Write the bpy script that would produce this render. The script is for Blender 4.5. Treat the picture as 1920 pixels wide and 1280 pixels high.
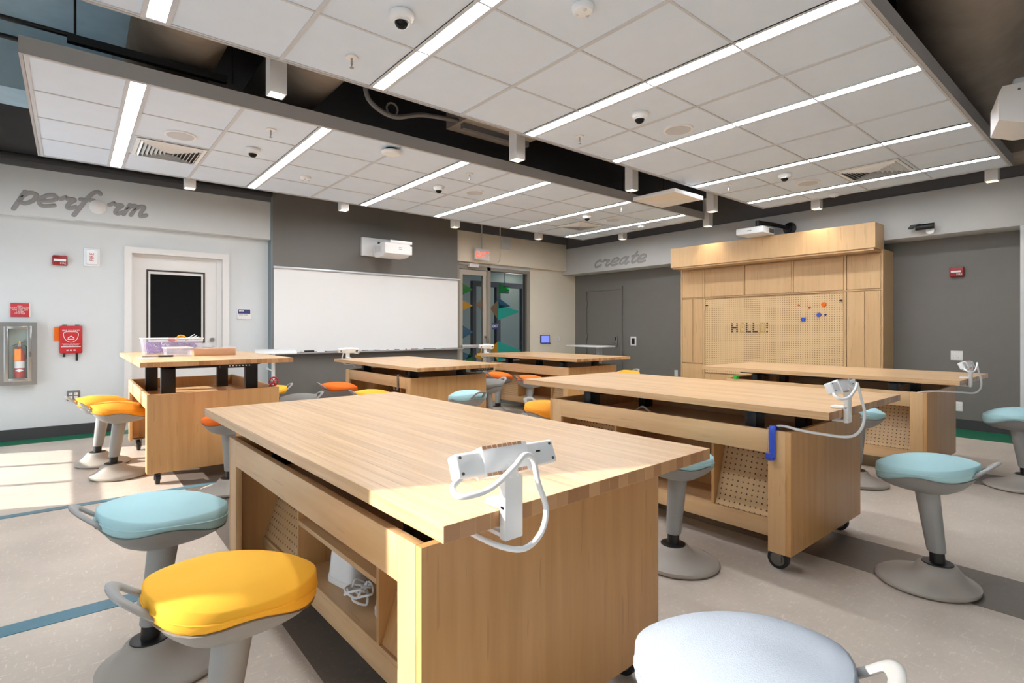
import bpy, bmesh, math, random
from mathutils import Vector, Matrix
R = math.radians
random.seed(7)
for o in list(bpy.data.objects): bpy.data.objects.remove(o)
sc = bpy.context.scene
COL = sc.collection

# ------------------------------------------------------------------ camera
cam = bpy.data.cameras.new('camera'); camo = bpy.data.objects.new('camera', cam); COL.objects.link(camo)
cam.sensor_width = 36; cam.lens = 36 * 998 / 1920; cam.shift_y = -23.5 / 1920
cam.clip_start = .02
camo.location = (0, 0, 1.2); camo.rotation_euler = (R(90), 0, R(50.36 - 90))
sc.camera = camo
# ------------------------------------------------------------------ world, sun, exposure
w = bpy.data.worlds.new('sky'); sc.world = w; w.use_nodes = True
bg = w.node_tree.nodes['Background']; bg.inputs[0].default_value = (.74, .87, 1, 1); bg.inputs[1].default_value = 2.2
sun = bpy.data.lights.new('sun', 'SUN'); sun.energy = 8.5; sun.angle = R(.6); sun.color = (1, .95, .88)
suno = bpy.data.objects.new('sun', sun); COL.objects.link(suno)
sdir = Vector((.875, -.354, -.385)).normalized()
suno.rotation_euler = sdir.to_track_quat('-Z', 'Y').to_euler(); suno.location = (-6, 6, 5)
STRIP = 32.0
vs = sc.view_settings
vs.view_transform = 'Standard'; vs.look = 'None'; vs.gamma = 1; vs.use_curve_mapping = False; vs.exposure = 0.55

# ------------------------------------------------------------------ materials
def lin(c):
    return tuple(((v / 255) / 12.92 if v / 255 <= .04045 else ((v / 255 + .055) / 1.055) ** 2.4) for v in c) + (1,)
class NT:
    def __init__(s, name):
        s.m = bpy.data.materials.new(name); s.m.use_nodes = True
        s.t = s.m.node_tree; s.b = s.t.nodes['Principled BSDF']
    def n(s, typ, **kw):
        n = s.t.nodes.new(typ)
        for k, v in kw.items(): setattr(n, k, v)
        return n
    def l(s, a, b): s.t.links.new(a, b)
    def math(s, op, a, b=None, c=None):
        n = s.n('ShaderNodeMath', operation=op)
        for i, v in enumerate((a, b, c)):
            if v is None: continue
            if isinstance(v, (int, float)): n.inputs[i].default_value = v
            else: s.l(v, n.inputs[i])
        return n.outputs[0]
    def coords(s, scale, kind='Object'):
        tc = s.n('ShaderNodeTexCoord'); mp = s.n('ShaderNodeMapping'); mp.inputs['Scale'].default_value = scale
        s.l(tc.outputs[kind], mp.inputs[0]); return mp.outputs[0]
    def noise(s, vec, sc_, det=3, rough=.5):
        n = s.n('ShaderNodeTexNoise'); n.inputs['Scale'].default_value = sc_; n.inputs['Detail'].default_value = det; n.inputs['Roughness'].default_value = rough
        s.l(vec, n.inputs['Vector']); return n.outputs['Fac']
    def ramp(s, fac, stops):
        n = s.n('ShaderNodeValToRGB'); e = n.color_ramp.elements
        while len(e) > len(stops): e.remove(e[-1])
        while len(e) < len(stops): e.new(.5)
        for el, (p, c) in zip(e, stops): el.position = p; el.color = c
        s.l(fac, n.inputs[0]); return n.outputs[0]
    def mix(s, fac, a, b, blend='MIX'):
        n = s.n('ShaderNodeMix', data_type='RGBA', blend_type=blend)
        for i, v in ((0, fac), (6, a), (7, b)):
            if isinstance(v, (int, float)): n.inputs[i].default_value = v
            elif isinstance(v, tuple): n.inputs[i].default_value = v
            else: s.l(v, n.inputs[i])
        return n.outputs[2]
    def bump(s, h, st, dist=.002):
        n = s.n('ShaderNodeBump'); n.inputs['Strength'].default_value = st; n.inputs['Distance'].default_value = dist
        s.l(h, n.inputs['Height']); s.l(n.outputs[0], s.b.inputs['Normal'])
M = {}
def plain(name, c, rough=.5, metal=0, var=.0, emit=0, bump=0, bscale=200, spec=None):
    t = NT(name); col = lin(c)
    t.b.inputs['Roughness'].default_value = rough; t.b.inputs['Metallic'].default_value = metal
    if spec is not None: t.b.inputs['Specular IOR Level'].default_value = spec
    v = t.coords((1, 1, 1)); f = t.noise(v, 6, 3)
    a = tuple(x * (1 - var) for x in col[:3]) + (1,); b = tuple(min(1, x * (1 + var)) for x in col[:3]) + (1,)
    t.l(t.ramp(f, [(.3, a), (.7, b)]), t.b.inputs['Base Color'])
    if emit:
        t.b.inputs['Emission Color'].default_value = col; t.b.inputs['Emission Strength'].default_value = emit
    if bump: t.bump(t.noise(v, bscale, 2), bump)
    M[name] = t.m; return t.m
def wood(name, c1, c2, scale, rough=.38, streak=True):
    t = NT(name); t.b.inputs['Roughness'].default_value = rough
    v = t.coords(scale); f = t.noise(v, 1.0, 4, .6)
    base = t.ramp(f, [(.25, lin(c1)), (.75, lin(c2))])
    big = t.noise(t.coords((1.3, 1.3, 1.3)), 1.2, 2)
    base = t.mix(t.math('MULTIPLY', big, .28), base, lin([x * .82 for x in c1]))
    if streak:
        s2 = t.noise(t.coords(tuple(x * 2.2 for x in scale)), 1.0, 2, .4)
        k = t.math('MULTIPLY', t.math('GREATER_THAN', s2, .68), .22)
        base = t.mix(k, base, lin([x * .62 for x in c1]))
    t.l(base, t.b.inputs['Base Color']); M[name] = t.m
wood('maple_v_shaded', (190, 140, 84), (208, 160, 104), (26, 26, 1.6))  # deeper and oranger than the side maple: end-face shade put into the colour
wood('maple_y', (206, 164, 116), (222, 184, 138), (26, 1.6, 26))
wood('maple_post_lit', (204, 162, 112), (220, 180, 132), (26, 26, 1.6))  # same wood made paler, daylight on the posts put into the colour
wood('maple_x', (204, 170, 126), (222, 190, 146), (1.6, 26, 26))
wood('cab_maple', (206, 166, 116), (220, 182, 134), (22, 22, 1.2))
# butcher block staves: each stave its own tone, streaks along the grain
t = NT('butcher'); t.b.inputs['Roughness'].default_value = .3
oi = t.n('ShaderNodeObjectInfo')
tc = t.n('ShaderNodeTexCoord'); sp = t.n('ShaderNodeVectorMath', operation='ADD'); cmb = t.n('ShaderNodeCombineXYZ')
rnd = t.math('MULTIPLY', oi.outputs['Random'], 37.0)
t.l(rnd, cmb.inputs[0]); t.l(rnd, cmb.inputs[1]); t.l(tc.outputs['Object'], sp.inputs[0]); t.l(cmb.outputs[0], sp.inputs[1])
mp = t.n('ShaderNodeMapping'); mp.inputs['Scale'].default_value = (60, 1.7, 60); t.l(sp.outputs[0], mp.inputs[0])
f = t.noise(mp.outputs[0], 1.0, 4, .6)
base = t.ramp(f, [(.28, lin((192, 150, 104))), (.66, lin((223, 187, 144)))])
tone = t.ramp(oi.outputs['Random'], [(0, (.88, .85, .81, 1)), (.5, (.97, .96, .94, 1)), (1, (1.05, 1.05, 1.05, 1))])
base = t.mix(1.0, base, tone, 'MULTIPLY')
# shorter lengths glued end to end
mp2 = t.n('ShaderNodeMapping'); mp2.inputs['Scale'].default_value = (0, 2.6, 0); t.l(sp.outputs[0], mp2.inputs[0])
wv = t.n('ShaderNodeTexWhiteNoise', noise_dimensions='1D'); sx = t.n('ShaderNodeSeparateXYZ'); t.l(mp2.outputs[0], sx.inputs[0])
t.l(t.math('FLOOR', sx.outputs[1]), wv.inputs['W'])
base = t.mix(t.math('MULTIPLY', wv.outputs['Value'], .2), base, lin((198, 156, 112)))
ny = t.n('ShaderNodeSeparateXYZ'); t.l(tc.outputs['Normal'], ny.inputs[0])
endg = t.math('GREATER_THAN', t.math('ABSOLUTE', ny.outputs[1]), .8)
eg2 = t.ramp(oi.outputs['Random'], [(0, lin((160, 110, 66))), (1, lin((200, 152, 104)))])
t.l(t.mix(endg, base, eg2), t.b.inputs['Base Color']); M['butcher'] = t.m
# pegboard: hole raster in the board's own plane (local Y, Z)
def peg(name, c, pitch, rad, hole):
    t = NT(name); t.b.inputs['Roughness'].default_value = .45
    tc = t.n('ShaderNodeTexCoord'); sx = t.n('ShaderNodeSeparateXYZ'); t.l(tc.outputs['Object'], sx.inputs[0])
    d = []
    for i in (1, 2):
        u = t.math('FRACT', t.math('ADD', t.math('MULTIPLY', sx.outputs[i], 1 / pitch), 100.5))
        u = t.math('SUBTRACT', u, .5); d.append(t.math('MULTIPLY', u, u))
    m = t.math('LESS_THAN', t.math('ADD', d[0], d[1]), (rad / pitch) ** 2)
    f = t.noise(t.coords((3, 18, 2)), 1, 3)
    b = t.ramp(f, [(.3, lin([x * .95 for x in c])), (.7, lin(c))])
    t.l(t.mix(m, b, lin(hole)), t.b.inputs['Base Color']); M[name] = t.m
peg('peg_table', (212, 176, 130), .0295, .0046, (84, 54, 28))
peg('peg_wall', (224, 190, 142), .0305, .0062, (140, 98, 56))
# floor: beige sheet with pale flecks
def floormat(name, c, fleck, fa=.5):
    t = NT(name); t.b.inputs['Roughness'].default_value = .32; t.b.inputs['Specular IOR Level'].default_value = .35
    v = t.coords((1, 1, 1)); big = t.noise(v, 2.2, 4, .6)
    b = t.ramp(big, [(.3, lin([x * .95 for x in c])), (.7, lin([min(255, x * 1.04) for x in c]))])
    mot = t.noise(t.coords((1, 2.2, 1)), 22, 4, .7)
    b = t.mix(t.math('MULTIPLY', mot, .22), b, lin([x * .8 for x in c]))
    for sc_, rot in (((9, 38, 1), .4), ((34, 8, 1), -.3)):
        tc = t.n('ShaderNodeTexCoord'); mp = t.n('ShaderNodeMapping'); mp.inputs['Scale'].default_value = sc_; mp.inputs['Rotation'].default_value = (0, 0, rot)
        t.l(tc.outputs['Object'], mp.inputs[0])
        n1 = t.noise(mp.outputs[0], 2.0, 5, .75)
        k = t.ramp(n1, [(.58, (0, 0, 0, 1)), (.66, (fa, fa, fa, 1))])
        b = t.mix(k, b, lin(fleck))
    t.l(b, t.b.inputs['Base Color']); M[name] = t.m
floormat('floor_beige', (205, 191, 177), (236, 226, 214), .55)
floormat('floor_dark', (116, 106, 98), (150, 140, 131), .4)
floormat('floor_teal', (84, 126, 142), (120, 160, 174), .35)
floormat('floor_green', (18, 112, 78), (30, 128, 92), .3)
plain('tile', (219, 230, 243), .9, var=.012, bump=.06, bscale=400)
plain('grid', (200, 202, 206), .6)
plain('fascia', (176, 174, 173), .45)
plain('wall_white', (214, 216, 215), .75, var=.01)
plain('soffit_grey', (198, 197, 194), .75, var=.01)
plain('wall_warm', (234, 222, 202), .75, var=.01)
plain('wall_grey', (116, 112, 106), .5, var=.02)
plain('wall_grey_daylit', (122, 133, 138), .6)  # bluish daylight on the grey panel's side face put into the colour
plain('upper_grey', (92, 92, 94), .7, var=.04)
plain('deck_dark', (46, 45, 47), .85, var=.1)
plain('deck_blue', (186, 212, 226), .8, var=.06)
plain('duct_dark', (138, 127, 116), .7, var=.12, bump=.9, bscale=7)
plain('black', (18, 18, 19), .45)
plain('frame_black', (26, 27, 30), .4)
plain('rubber', (30, 30, 31), .55)
plain('steel', (170, 168, 164), .28, 1)
plain('zinc', (128, 126, 122), .4, .8)
plain('alu', (200, 201, 203), .35, .7)
plain('white', (236, 236, 235), .42)
plain('white_gloss', (240, 240, 240), .25)
plain('white_mat', (232, 228, 224), .6)
plain('board', (238, 236, 233), .22)
plain('door_white', (228, 224, 219), .5)
plain('ink', (70, 70, 74), .6)
plain('stool_grey', (148, 147, 144), .5, var=.02)
plain('stool_base', (166, 158, 148), .55, var=.02)
plain('pale_blue', (168, 205, 209), .85, var=.02, bump=.25, bscale=900)
plain('yellow', (244, 180, 46), .85, var=.02, bump=.25, bscale=900)
plain('orange', (240, 112, 20), .85, var=.02, bump=.25, bscale=900)
plain('amber', (246, 160, 34), .85, var=.02, bump=.25, bscale=900)
plain('seat_grey', (126, 122, 116), .85, var=.03, bump=.25, bscale=900)
plain('silver', (142, 150, 160), .85, var=.07, bump=.5, bscale=500)
plain('red', (196, 30, 34), .45)
plain('sign_red', (200, 56, 62), .5)
plain('dark_red', (150, 26, 22), .4)
plain('tag_orange', (246, 150, 60), .6)
plain('navy', (52, 54, 104), .5)
plain('blue_plastic', (48, 78, 186), .35)
plain('green_plastic', (40, 176, 46), .4)
plain('grey_plastic', (110, 108, 106), .45)
plain('purple', (116, 78, 164), .35)
plain('tan', (196, 148, 112), .6)
plain('letter_grey', (156, 154, 152), .7)
plain('baseboard', (62, 61, 62), .55)
plain('bezel', (56, 40, 30), .5)
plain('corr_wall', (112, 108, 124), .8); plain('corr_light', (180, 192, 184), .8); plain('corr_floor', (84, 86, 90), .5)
plain('door_frame', (178, 168, 152), .45); plain('mullion', (146, 138, 126), .45)
plain('yellow_pin', (222, 190, 96), .5)
def emit(name, c, st):
    m = bpy.data.materials.new(name); m.use_nodes = True; nt = m.node_tree
    e = nt.nodes.new('ShaderNodeEmission'); e.inputs[0].default_value = lin(c); e.inputs[1].default_value = st
    nt.links.new(e.outputs[0], nt.nodes['Material Output'].inputs[0]); M[name] = m
emit('strip', (244, 249, 255), STRIP)
emit('lamp_warm', (255, 226, 178), 9)
emit('corr_fill_lamp', (255, 250, 240), 3.2)
emit('screen', (120, 132, 230), 1.0)
emit('exit_red', (255, 92, 66), 1.3); emit('exit_green', (40, 230, 120), 1.2)
def clear(name, tint, alpha, rough=.08):
    m = bpy.data.materials.new(name); m.use_nodes = True; nt = m.node_tree
    b = nt.nodes['Principled BSDF']; b.inputs['Base Color'].default_value = lin(tint); b.inputs['Roughness'].default_value = rough
    tr = nt.nodes.new('ShaderNodeBsdfTransparent'); tr.inputs[0].default_value = (1, 1, 1, 1); mx = nt.nodes.new('ShaderNodeMixShader'); mx.inputs[0].default_value = alpha
    nt.links.new(tr.outputs[0], mx.inputs[1]); nt.links.new(b.outputs[0], mx.inputs[2]); nt.links.new(mx.outputs[0], nt.nodes['Material Output'].inputs[0]); M[name] = m
clear('glass', (40, 46, 52), .28, .02)
clear('win_glass', (220, 235, 240), .06, .02)
clear('case_glass', (200, 216, 206), .07, .03)
clear('bin', (235, 232, 245), .16, .12)
clear('film_green', (26, 104, 52), .82); clear('film_teal', (40, 150, 136), .82); clear('film_ochre', (170, 124, 40), .82); clear('film_brown', (112, 92, 70), .82); clear('film_blue', (30, 78, 104), .82)
plain('dark_glass', (22, 22, 22), .08, spec=.2)

# ------------------------------------------------------------------ mesh helper
def smooth_path(pts, sub=6, closed=False):
    P = [Vector(p) for p in pts]; n = len(P); out = []
    rng = range(n if closed else n - 1)
    for i in rng:
        g = (lambda k: P[k % n]) if closed else (lambda k: P[max(0, min(n - 1, k))])
        a, b, c, d = g(i - 1), g(i), g(i + 1), g(i + 2)
        for j in range(sub):
            u = j / sub
            out.append(.5 * ((2 * b) + (c - a) * u + (2 * a - 5 * b + 4 * c - d) * u * u + (3 * b - a - 3 * c + d) * u ** 3))
    if not closed: out.append(P[-1])
    return out
class MB:
    def __init__(s): s.bm = bmesh.new()
    def box(s, x0, x1, y0, y1, z0, z1, bev=0, seg=2):
        r = bmesh.ops.create_cube(s.bm, size=1); vs_ = r['verts']
        for v in vs_: v.co = Vector((x0 + (v.co.x + .5) * (x1 - x0), y0 + (v.co.y + .5) * (y1 - y0), z0 + (v.co.z + .5) * (z1 - z0)))
        if bev:
            es = list({e for v in vs_ for e in v.link_edges})
            bmesh.ops.bevel(s.bm, geom=es, offset=bev, segments=seg, profile=.5, affect='EDGES')
        return s
    def loft(s, rings, cap=True, closed=False):
        L = [[s.bm.verts.new(p) for p in r] for r in rings]; n = len(L[0])
        m = len(L)
        for i in range(m if closed else m - 1):
            a, b = L[i], L[(i + 1) % m]
            for j in range(n):
                try: s.bm.faces.new((a[j], a[(j + 1) % n], b[(j + 1) % n], b[j]))
                except ValueError: pass
        if cap and not closed:
            s.bm.faces.new(L[0][::-1]); s.bm.faces.new(L[-1])
        return s
    def cyl(s, p0, p1, r0, r1=None, seg=20):
        r1 = r0 if r1 is None else r1; p0 = Vector(p0); p1 = Vector(p1)
        q = (p1 - p0).to_track_quat('Z', 'Y')
        rg = [[p + q @ Vector((r * math.cos(2 * math.pi * k / seg), r * math.sin(2 * math.pi * k / seg), 0)) for k in range(seg)] for p, r in ((p0, r0), (p1, r1))]
        return s.loft(rg)
    def lathe(s, prof, c=(0, 0, 0), seg=32, q=None, shift=None):
        c = Vector(c); rings = []
        for i, (r, z) in enumerate(prof):
            sh = shift(z) if shift else Vector((0, 0, 0))
            ring = []
            for k in range(seg):
                v = Vector((r * math.cos(2 * math.pi * k / seg), r * math.sin(2 * math.pi * k / seg), z))
                ring.append(c + sh + (q @ v if q else v))
            rings.append(ring)
        return s.loft(rings)
    def tube(s, pts, r, seg=10, sub=6, closed=False, squash=None, rw=None):
        P = smooth_path(pts, sub, closed) if sub > 1 else [Vector(p) for p in pts]
        n = len(P); rings = []; up = None
        for i in range(n):
            if closed: tg = (P[(i + 1) % n] - P[i - 1])
            else: tg = P[min(n - 1, i + 1)] - P[max(0, i - 1)]
            tg = tg.normalized() if tg.length > 1e-9 else Vector((0, 0, 1))
            if up is None: up = Vector((0, 0, 1)) if abs(tg.z) < .9 else Vector((1, 0, 0))
            sd = tg.cross(up)
            if sd.length < 1e-6: sd = tg.orthogonal()
            sd.normalize(); up = sd.cross(tg).normalized()
            rings.append([P[i] + sd * (rw or r) * math.cos(2 * math.pi * k / seg) + up * r * math.sin(2 * math.pi * k / seg) for k in range(seg)])
        return s.loft(rings, cap=True, closed=closed)
    def prism(s, poly, axis, a0, a1):
        # poly: list of 2D points in the plane normal to axis ('x': (y,z), 'y': (x,z), 'z': (x,y))
        f = {'x': lambda p, a: (a, p[0], p[1]), 'y': lambda p, a: (p[0], a, p[1]), 'z': lambda p, a: (p[0], p[1], a)}[axis]
        return s.loft([[f(p, a0) for p in poly], [f(p, a1) for p in poly]])
    def sphere(s, c, r, sc3=(1, 1, 1), u=16, v=10):
        m = Matrix.Translation(c) @ Matrix.Diagonal((*sc3, 1))
        bmesh.ops.create_uvsphere(s.bm, u_segments=u, v_segments=v, radius=r, matrix=m); return s
    def build(s, name, mat, parent=None, loc=None, rot=None, ang=35):
        bmesh.ops.recalc_face_normals(s.bm, faces=s.bm.faces[:])
        me = bpy.data.meshes.new(name); s.bm.to_mesh(me); s.bm.free()
        for p in me.polygons: p.use_smooth = True
        me.set_sharp_from_angle(angle=R(ang))
        me.materials.append(M[mat]); o = bpy.data.objects.new(name, me); COL.objects.link(o)
        if parent: o.parent = parent
        if loc: o.location = loc
        if rot: o.rotation_euler = rot
        return o
def box(x0, x1, y0, y1, z0, z1, bev=0): return MB().box(x0, x1, y0, y1, z0, z1, bev)
def empty(name, loc, rz=0, label=None, cat=None, group=None):
    o = bpy.data.objects.new(name, None); COL.objects.link(o); o.location = loc; o.rotation_euler = (0, 0, rz); o.empty_display_size = .1
    return tag(o, label, cat, group) if label else o
def tag(o, label, cat, group=None, kind=None):
    o['label'] = label; o['category'] = cat
    if group: o['group'] = group
    if kind: o['kind'] = kind
    return o
def struct(o): o['kind'] = 'structure'; return o
def copy_tree(o, parent=None):
    c = o.copy(); COL.objects.link(c); c.parent = parent
    for ch in o.children: copy_tree(ch, c)
    return c
def text_mesh(name, s, size, mat, parent, loc, rot, ext=.0012, align='CENTER'):
    cu = bpy.data.curves.new(name, 'FONT'); cu.body = s; cu.size = size; cu.extrude = ext; cu.align_x = align; cu.align_y = 'CENTER'; cu.space_line = .85
    cu.resolution_u = 3
    tmp = bpy.data.objects.new(name, cu); COL.objects.link(tmp)
    bpy.context.view_layer.update()
    me = bpy.data.meshes.new_from_object(tmp.evaluated_get(bpy.context.evaluated_depsgraph_get()))
    bpy.data.objects.remove(tmp)
    me.materials.clear(); me.materials.append(M[mat])
    o = bpy.data.objects.new(name, me); COL.objects.link(o); o.parent = parent; o.location = loc; o.rotation_euler = rot
    return o
ROT_Y = (R(90), 0, 0)            # text on a wall seen looking along +Y
ROT_X = (R(90), 0, R(-90))       # text on a wall seen looking along +X

# ------------------------------------------------------------------ room shell
YW, XW, ZC, ZD = 7.83, 8.22, 2.83, 3.95     # whiteboard-side wall, cabinet-side wall, cloud soffit, deck
XL, YB = -1.3, -2.6
fl = struct(box(XL - .2, XW + .2, YB - .2, YW + .2, -.1, 0).build('floor', 'floor_beige'))
def stripe(name, x0, x1, y0, y1, mat, z=.0015): return box(x0, x1, y0, y1, -.001, z).build(name, mat, fl)
stripe('floor_band', .66, 1.12, YB, 7.5, 'floor_dark'); stripe('floor_band', 3.03, 3.47, YB, 7.5, 'floor_dark'); stripe('floor_band', 5.4, 5.84, YB, 7.5, 'floor_dark')
stripe('floor_line', XL, 1.12, 4.64, 4.71, 'floor_teal', .0025); stripe('floor_line', XL, .66, 2.86, 2.96, 'floor_teal', .0025)
stripe('floor_border', XL, XW, 7.5, YW, 'floor_green', .002); stripe('floor_border', 7.58, XW, YB, 7.5, 'floor_green', .002)
struct(box(XL - .2, XW + .4, YB - .2, YW + .4, ZD, ZD + .1).build('ceiling', 'deck_dark'))
struct(box(XL, .52, YB, YW, ZD - .05, ZD - .001).build('trim_1', 'deck_blue'))
struct(box(XL, .30, 6.35, 6.85, 3.3, ZD - .05).build('trim_2', 'deck_blue'))
# left wall with two windows and one added daylight opening (outside the frame on the left)
wl = MB()
def wall_with_holes(mb, a0, a1, z1, holes, put):
    holes = sorted(holes); prev = a0
    for (h0, h1, b0, b1) in holes:
        put(mb, prev, h0, 0, z1)
        if b0 > 0: put(mb, h0, h1, 0, b0)
        put(mb, h0, h1, b1, z1); prev = h1
    put(mb, prev, a1, 0, z1)
LH = [(-1.9, -.2, .4, 2.35), (.95, 2.10, .4, 2.1), (5.25, 7.5, .08, 2.05)]  # first opening is unseen, added behind the camera to bring daylight in
wall_with_holes(wl, YB, YW + .2, ZD, LH, lambda m, a, b, c, d: m.box(XL - .2, XL, a, b, c, d))
struct(wl.build('wall_left', 'wall_white'))
for i, (a, b, c, d) in enumerate(LH):
    wn = empty('window_%d' % (i + 1), (XL - .1, (a + b) / 2, c)); struct(wn)
    f = MB(); f.box(-.03, .03, a - (a + b) / 2, b - (a + b) / 2, 0, .05); f.box(-.03, .03, a - (a + b) / 2, b - (a + b) / 2, d - c - .05, d - c)
    hw = (b - a) / 2
    for y in ([-hw, -hw / 3, hw / 3, hw - .05] if hw > 1 else [-hw, hw - .05]): f.box(-.03, .03, y, y + .05, .05, d - c - .05)
    if hw > 1: f.box(-.03, .03, -hw, hw, .55, .6)
    f.build('window_frame', 'mullion', wn)
    box(-.004, .004, -hw + .02, hw - .02, .03, d - c - .03).build('pane', 'win_glass', wn)
# back wall (behind the camera)
wb = MB()
wall_with_holes(wb, XL - .2, XW + .2, ZD, [], lambda m, a, b, c, d: m.box(a, b, YB - .2, YB, c, d))
struct(wb.build('wall_back', 'wall_white'))
# wall with the whiteboard side (front), with the opening of the glazed door
wf = MB()
wall_with_holes(wf, XL - .2, XW + .2, ZD, [(.56, 1.55, .001, 2.14), (5.22, 6.93, .001, 2.33)], lambda m, a, b, c, d: m.box(a, b, YW, YW + .2, c, d))
struct(wf.build('wall_front', 'wall_white'))
struct(box(2.12, 5.14, 7.68, YW, 0, ZD).build('wall_whiteboard', 'wall_grey'))
struct(box(2.10, 2.12, 7.68, YW, 0, ZD).build('trim_3', 'wall_grey_daylit'))
struct(box(XL, 2.10, 7.70, YW, 2.42, 2.93, .004).build('trim_4', 'wall_white'))
struct(box(5.14, 7.85, 7.72, YW, 2.385, 2.92, .004).build('trim_5', 'wall_warm'))
struct(box(XL, 2.10, 7.68, YW, 2.93, ZD).build('trim_6', 'upper_grey')); struct(box(5.14, 7.85, 7.70, YW, 2.92, ZD).build('trim_7', 'upper_grey'))
struct(box(6.93, XW, YW - .004, YW, 0, 2.385).build('trim_8', 'wall_warm')); 
struct(MB().cyl((XL, 7.64, 3.02), (2.1, 7.64, 3.02), .035).build('trim_9', 'deck_dark'))
# cabinet-side wall (right)
struct(box(XW, XW + .2, YB, YW + .2, 0, ZD).build('wall_right', 'wall_grey'))
struct(box(7.85, XW, .0, YW, 2.31, 2.84, .004).build('trim_10', 'soffit_grey'))
struct(box(7.88, XW, YB, YW, 2.84, ZD).build('trim_11', 'upper_grey'))
struct(box(7.85, XW, YB, .92, 0, 2.31).build('trim_12', 'wall_white'))
bb = [('baseboard_front', (XL, .49, 7.80, YW, 0, .12)), ('baseboard_whiteboard', (2.12, 5.14, 7.66, 7.68, 0, .12)), ('baseboard_corner', (6.96, XW, 7.81, YW, 0, .12)), ('baseboard_right', (XW - .015, XW, .92, 2.1, 0, .12)), ('baseboard_side', (XW - .015, XW, 5.1, 6.5, 0, .12))]
for n, b in bb: struct(box(*b).build(n, 'baseboard'))

# white door, darkness of the room beyond put into its pane colour
d = struct(empty('door_1', (1.03, YW, 0)))
f = MB()
for x0, x1 in ((-.545, -.47), (.50, .575)): f.box(x0, x1, -.05, .10, 0, 2.18)
f.box(-.47, .50, -.05, .10, 2.11, 2.18)
f.build('door_frame', 'door_white', d)
lf = MB(); lf.box(-.44, -.32, .05, .09, .01, 2.08); lf.box(.31, .44, .05, .09, .01, 2.08); lf.box(-.32, .31, .05, .09, 1.93, 2.08); lf.box(-.32, .31, .05, .09, .01, 1.02)
lf.box(-.47, -.44, .03, .10, 0, 2.11); lf.box(.44, .50, .03, .10, 0, 2.11); lf.box(-.44, .44, .03, .10, 2.08, 2.11)
lf.build('door_leaf', 'door_white', d)
bz = MB()
for a, b, c, e in ((-.32, -.30, 1.02, 1.93), (.29, .31, 1.02, 1.93), (-.30, .29, 1.91, 1.93), (-.30, .29, 1.02, 1.04)): bz.box(a, b, .04, .06, c, e)
bz.build('glazing_gasket', 'bezel', d)
bz = MB()
for a, b, c, e in ((-.30, -.28, 1.04, 1.91), (.27, .29, 1.04, 1.91), (-.28, .27, 1.88, 1.91), (-.28, .27, 1.04, 1.065)): bz.box(a, b, .045, .06, c, e)
bz.build('glazing_bead', 'door_white', d)
box(-.28, .27, .055, .065, 1.065, 1.88).build('pane', 'dark_glass', d)
MB().cyl((.39, .05, 1.06), (.39, .02, 1.06), .026).build('lock_cylinder', 'steel', d)
MB().tube([(.39, .05, .97), (.39, -.01, .97), (.33, -.015, .97), (.27, -.015, .97)], .011).build('door_handle', 'steel', d)

# glazed door and sidelight to the corridor
d = struct(empty('door_2', (5.22, YW, 0)))
f = MB(); f.box(0, .05, -.02, .1, 0, 2.33); f.box(.66, .74, -.02, .1, 0, 2.33); f.box(1.63, 1.71, -.02, .1, 0, 2.33); f.box(.05, 1.63, -.02, .1, 2.27, 2.33); f.box(.74, 1.63, -.02, .1, 0, .1)
f.build('door_frame', 'mullion', d)
l = MB(); l.box(.05, .13, .0, .05, .01, 2.26); l.box(.58, .655, .0, .05, .01, 2.26); l.box(.13, .58, 0, .05, 2.17, 2.26); l.box(.13, .58, 0, .05, .01, .25)
l.build('door_leaf', 'door_frame', d)
box(.12, .59, .02, .03, .24, 2.18).build('pane', 'glass', d); box(.735, 1.64, .02, .03, .09, 2.28).build('pane', 'glass', d)
box(.08, .62, -.07, -.03, .86, .92, .008).build('push_bar', 'alu', d)
MB().tube([(.62, -.0, .84), (.62, -.08, .86), (.62, -.085, .96), (.62, -.08, 1.04), (.62, 0, 1.06)], .018).build('pull_handle', 'steel', d)
box(.22, .42, -.09, -.02, 2.30, 2.37, .006).build('door_closer', 'white_mat', d)
MB().cyl((.0, -.05, 2.355), (.62, -.05, 2.335), .009, seg=8).build('closer_arm', 'door_frame', d)
# film triangles on the glazing (x along the wall, z), each one a flat applied film
tri = [((.02 + .1, 2.02), (.02 + .1, 1.80), (.36, 1.91), 'film_green'), ((.12, 1.72), (.12, 1.52), (.36, 1.62), 'film_ochre'), ((.56, 1.74), (.56, 1.54), (.42, 1.64), 'film_brown'),
       ((.12, 1.27), (.12, 1.02), (.37, 1.14), 'film_blue'), ((.12, .80), (.12, .62), (.36, .71), 'film_blue'), ((.56, .86), (.56, .62), (.40, .70), 'film_ochre'), ((.14, .55), (.40, .56), (.30, .78), 'film_green'),
       ((.96, 2.06), (.96, 1.86), (1.22, 1.93), 'film_green'), ((.95, 1.78), (.95, 1.58), (1.24, 1.63), 'film_blue'), ((.94, 1.36), (.94, 1.66), (1.49, 1.535), 'film_teal'), ((.76, 1.58), (.935, 1.74), (.935, 1.37), 'film_brown'),
       ((.94, .58), (.94, .97), (1.5, .78), 'film_teal'), ((.755, .84), (.935, .97), (.935, .58), 'film_ochre'), ((1.18, .36), (1.60, .38), (1.46, .62), 'film_ochre')]
for a, b, c, m in tri: MB().prism([a, b, c], 'y', .012, .016).build('window_film', m, d)
text_mesh('exit_lettering', 'EXIT', .07, 'white', box(.80, .94, .006, .012, 1.19, 1.31).build('exit_plate', 'navy', d), (.87, .004, 1.25), ROT_Y, .0005)
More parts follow.
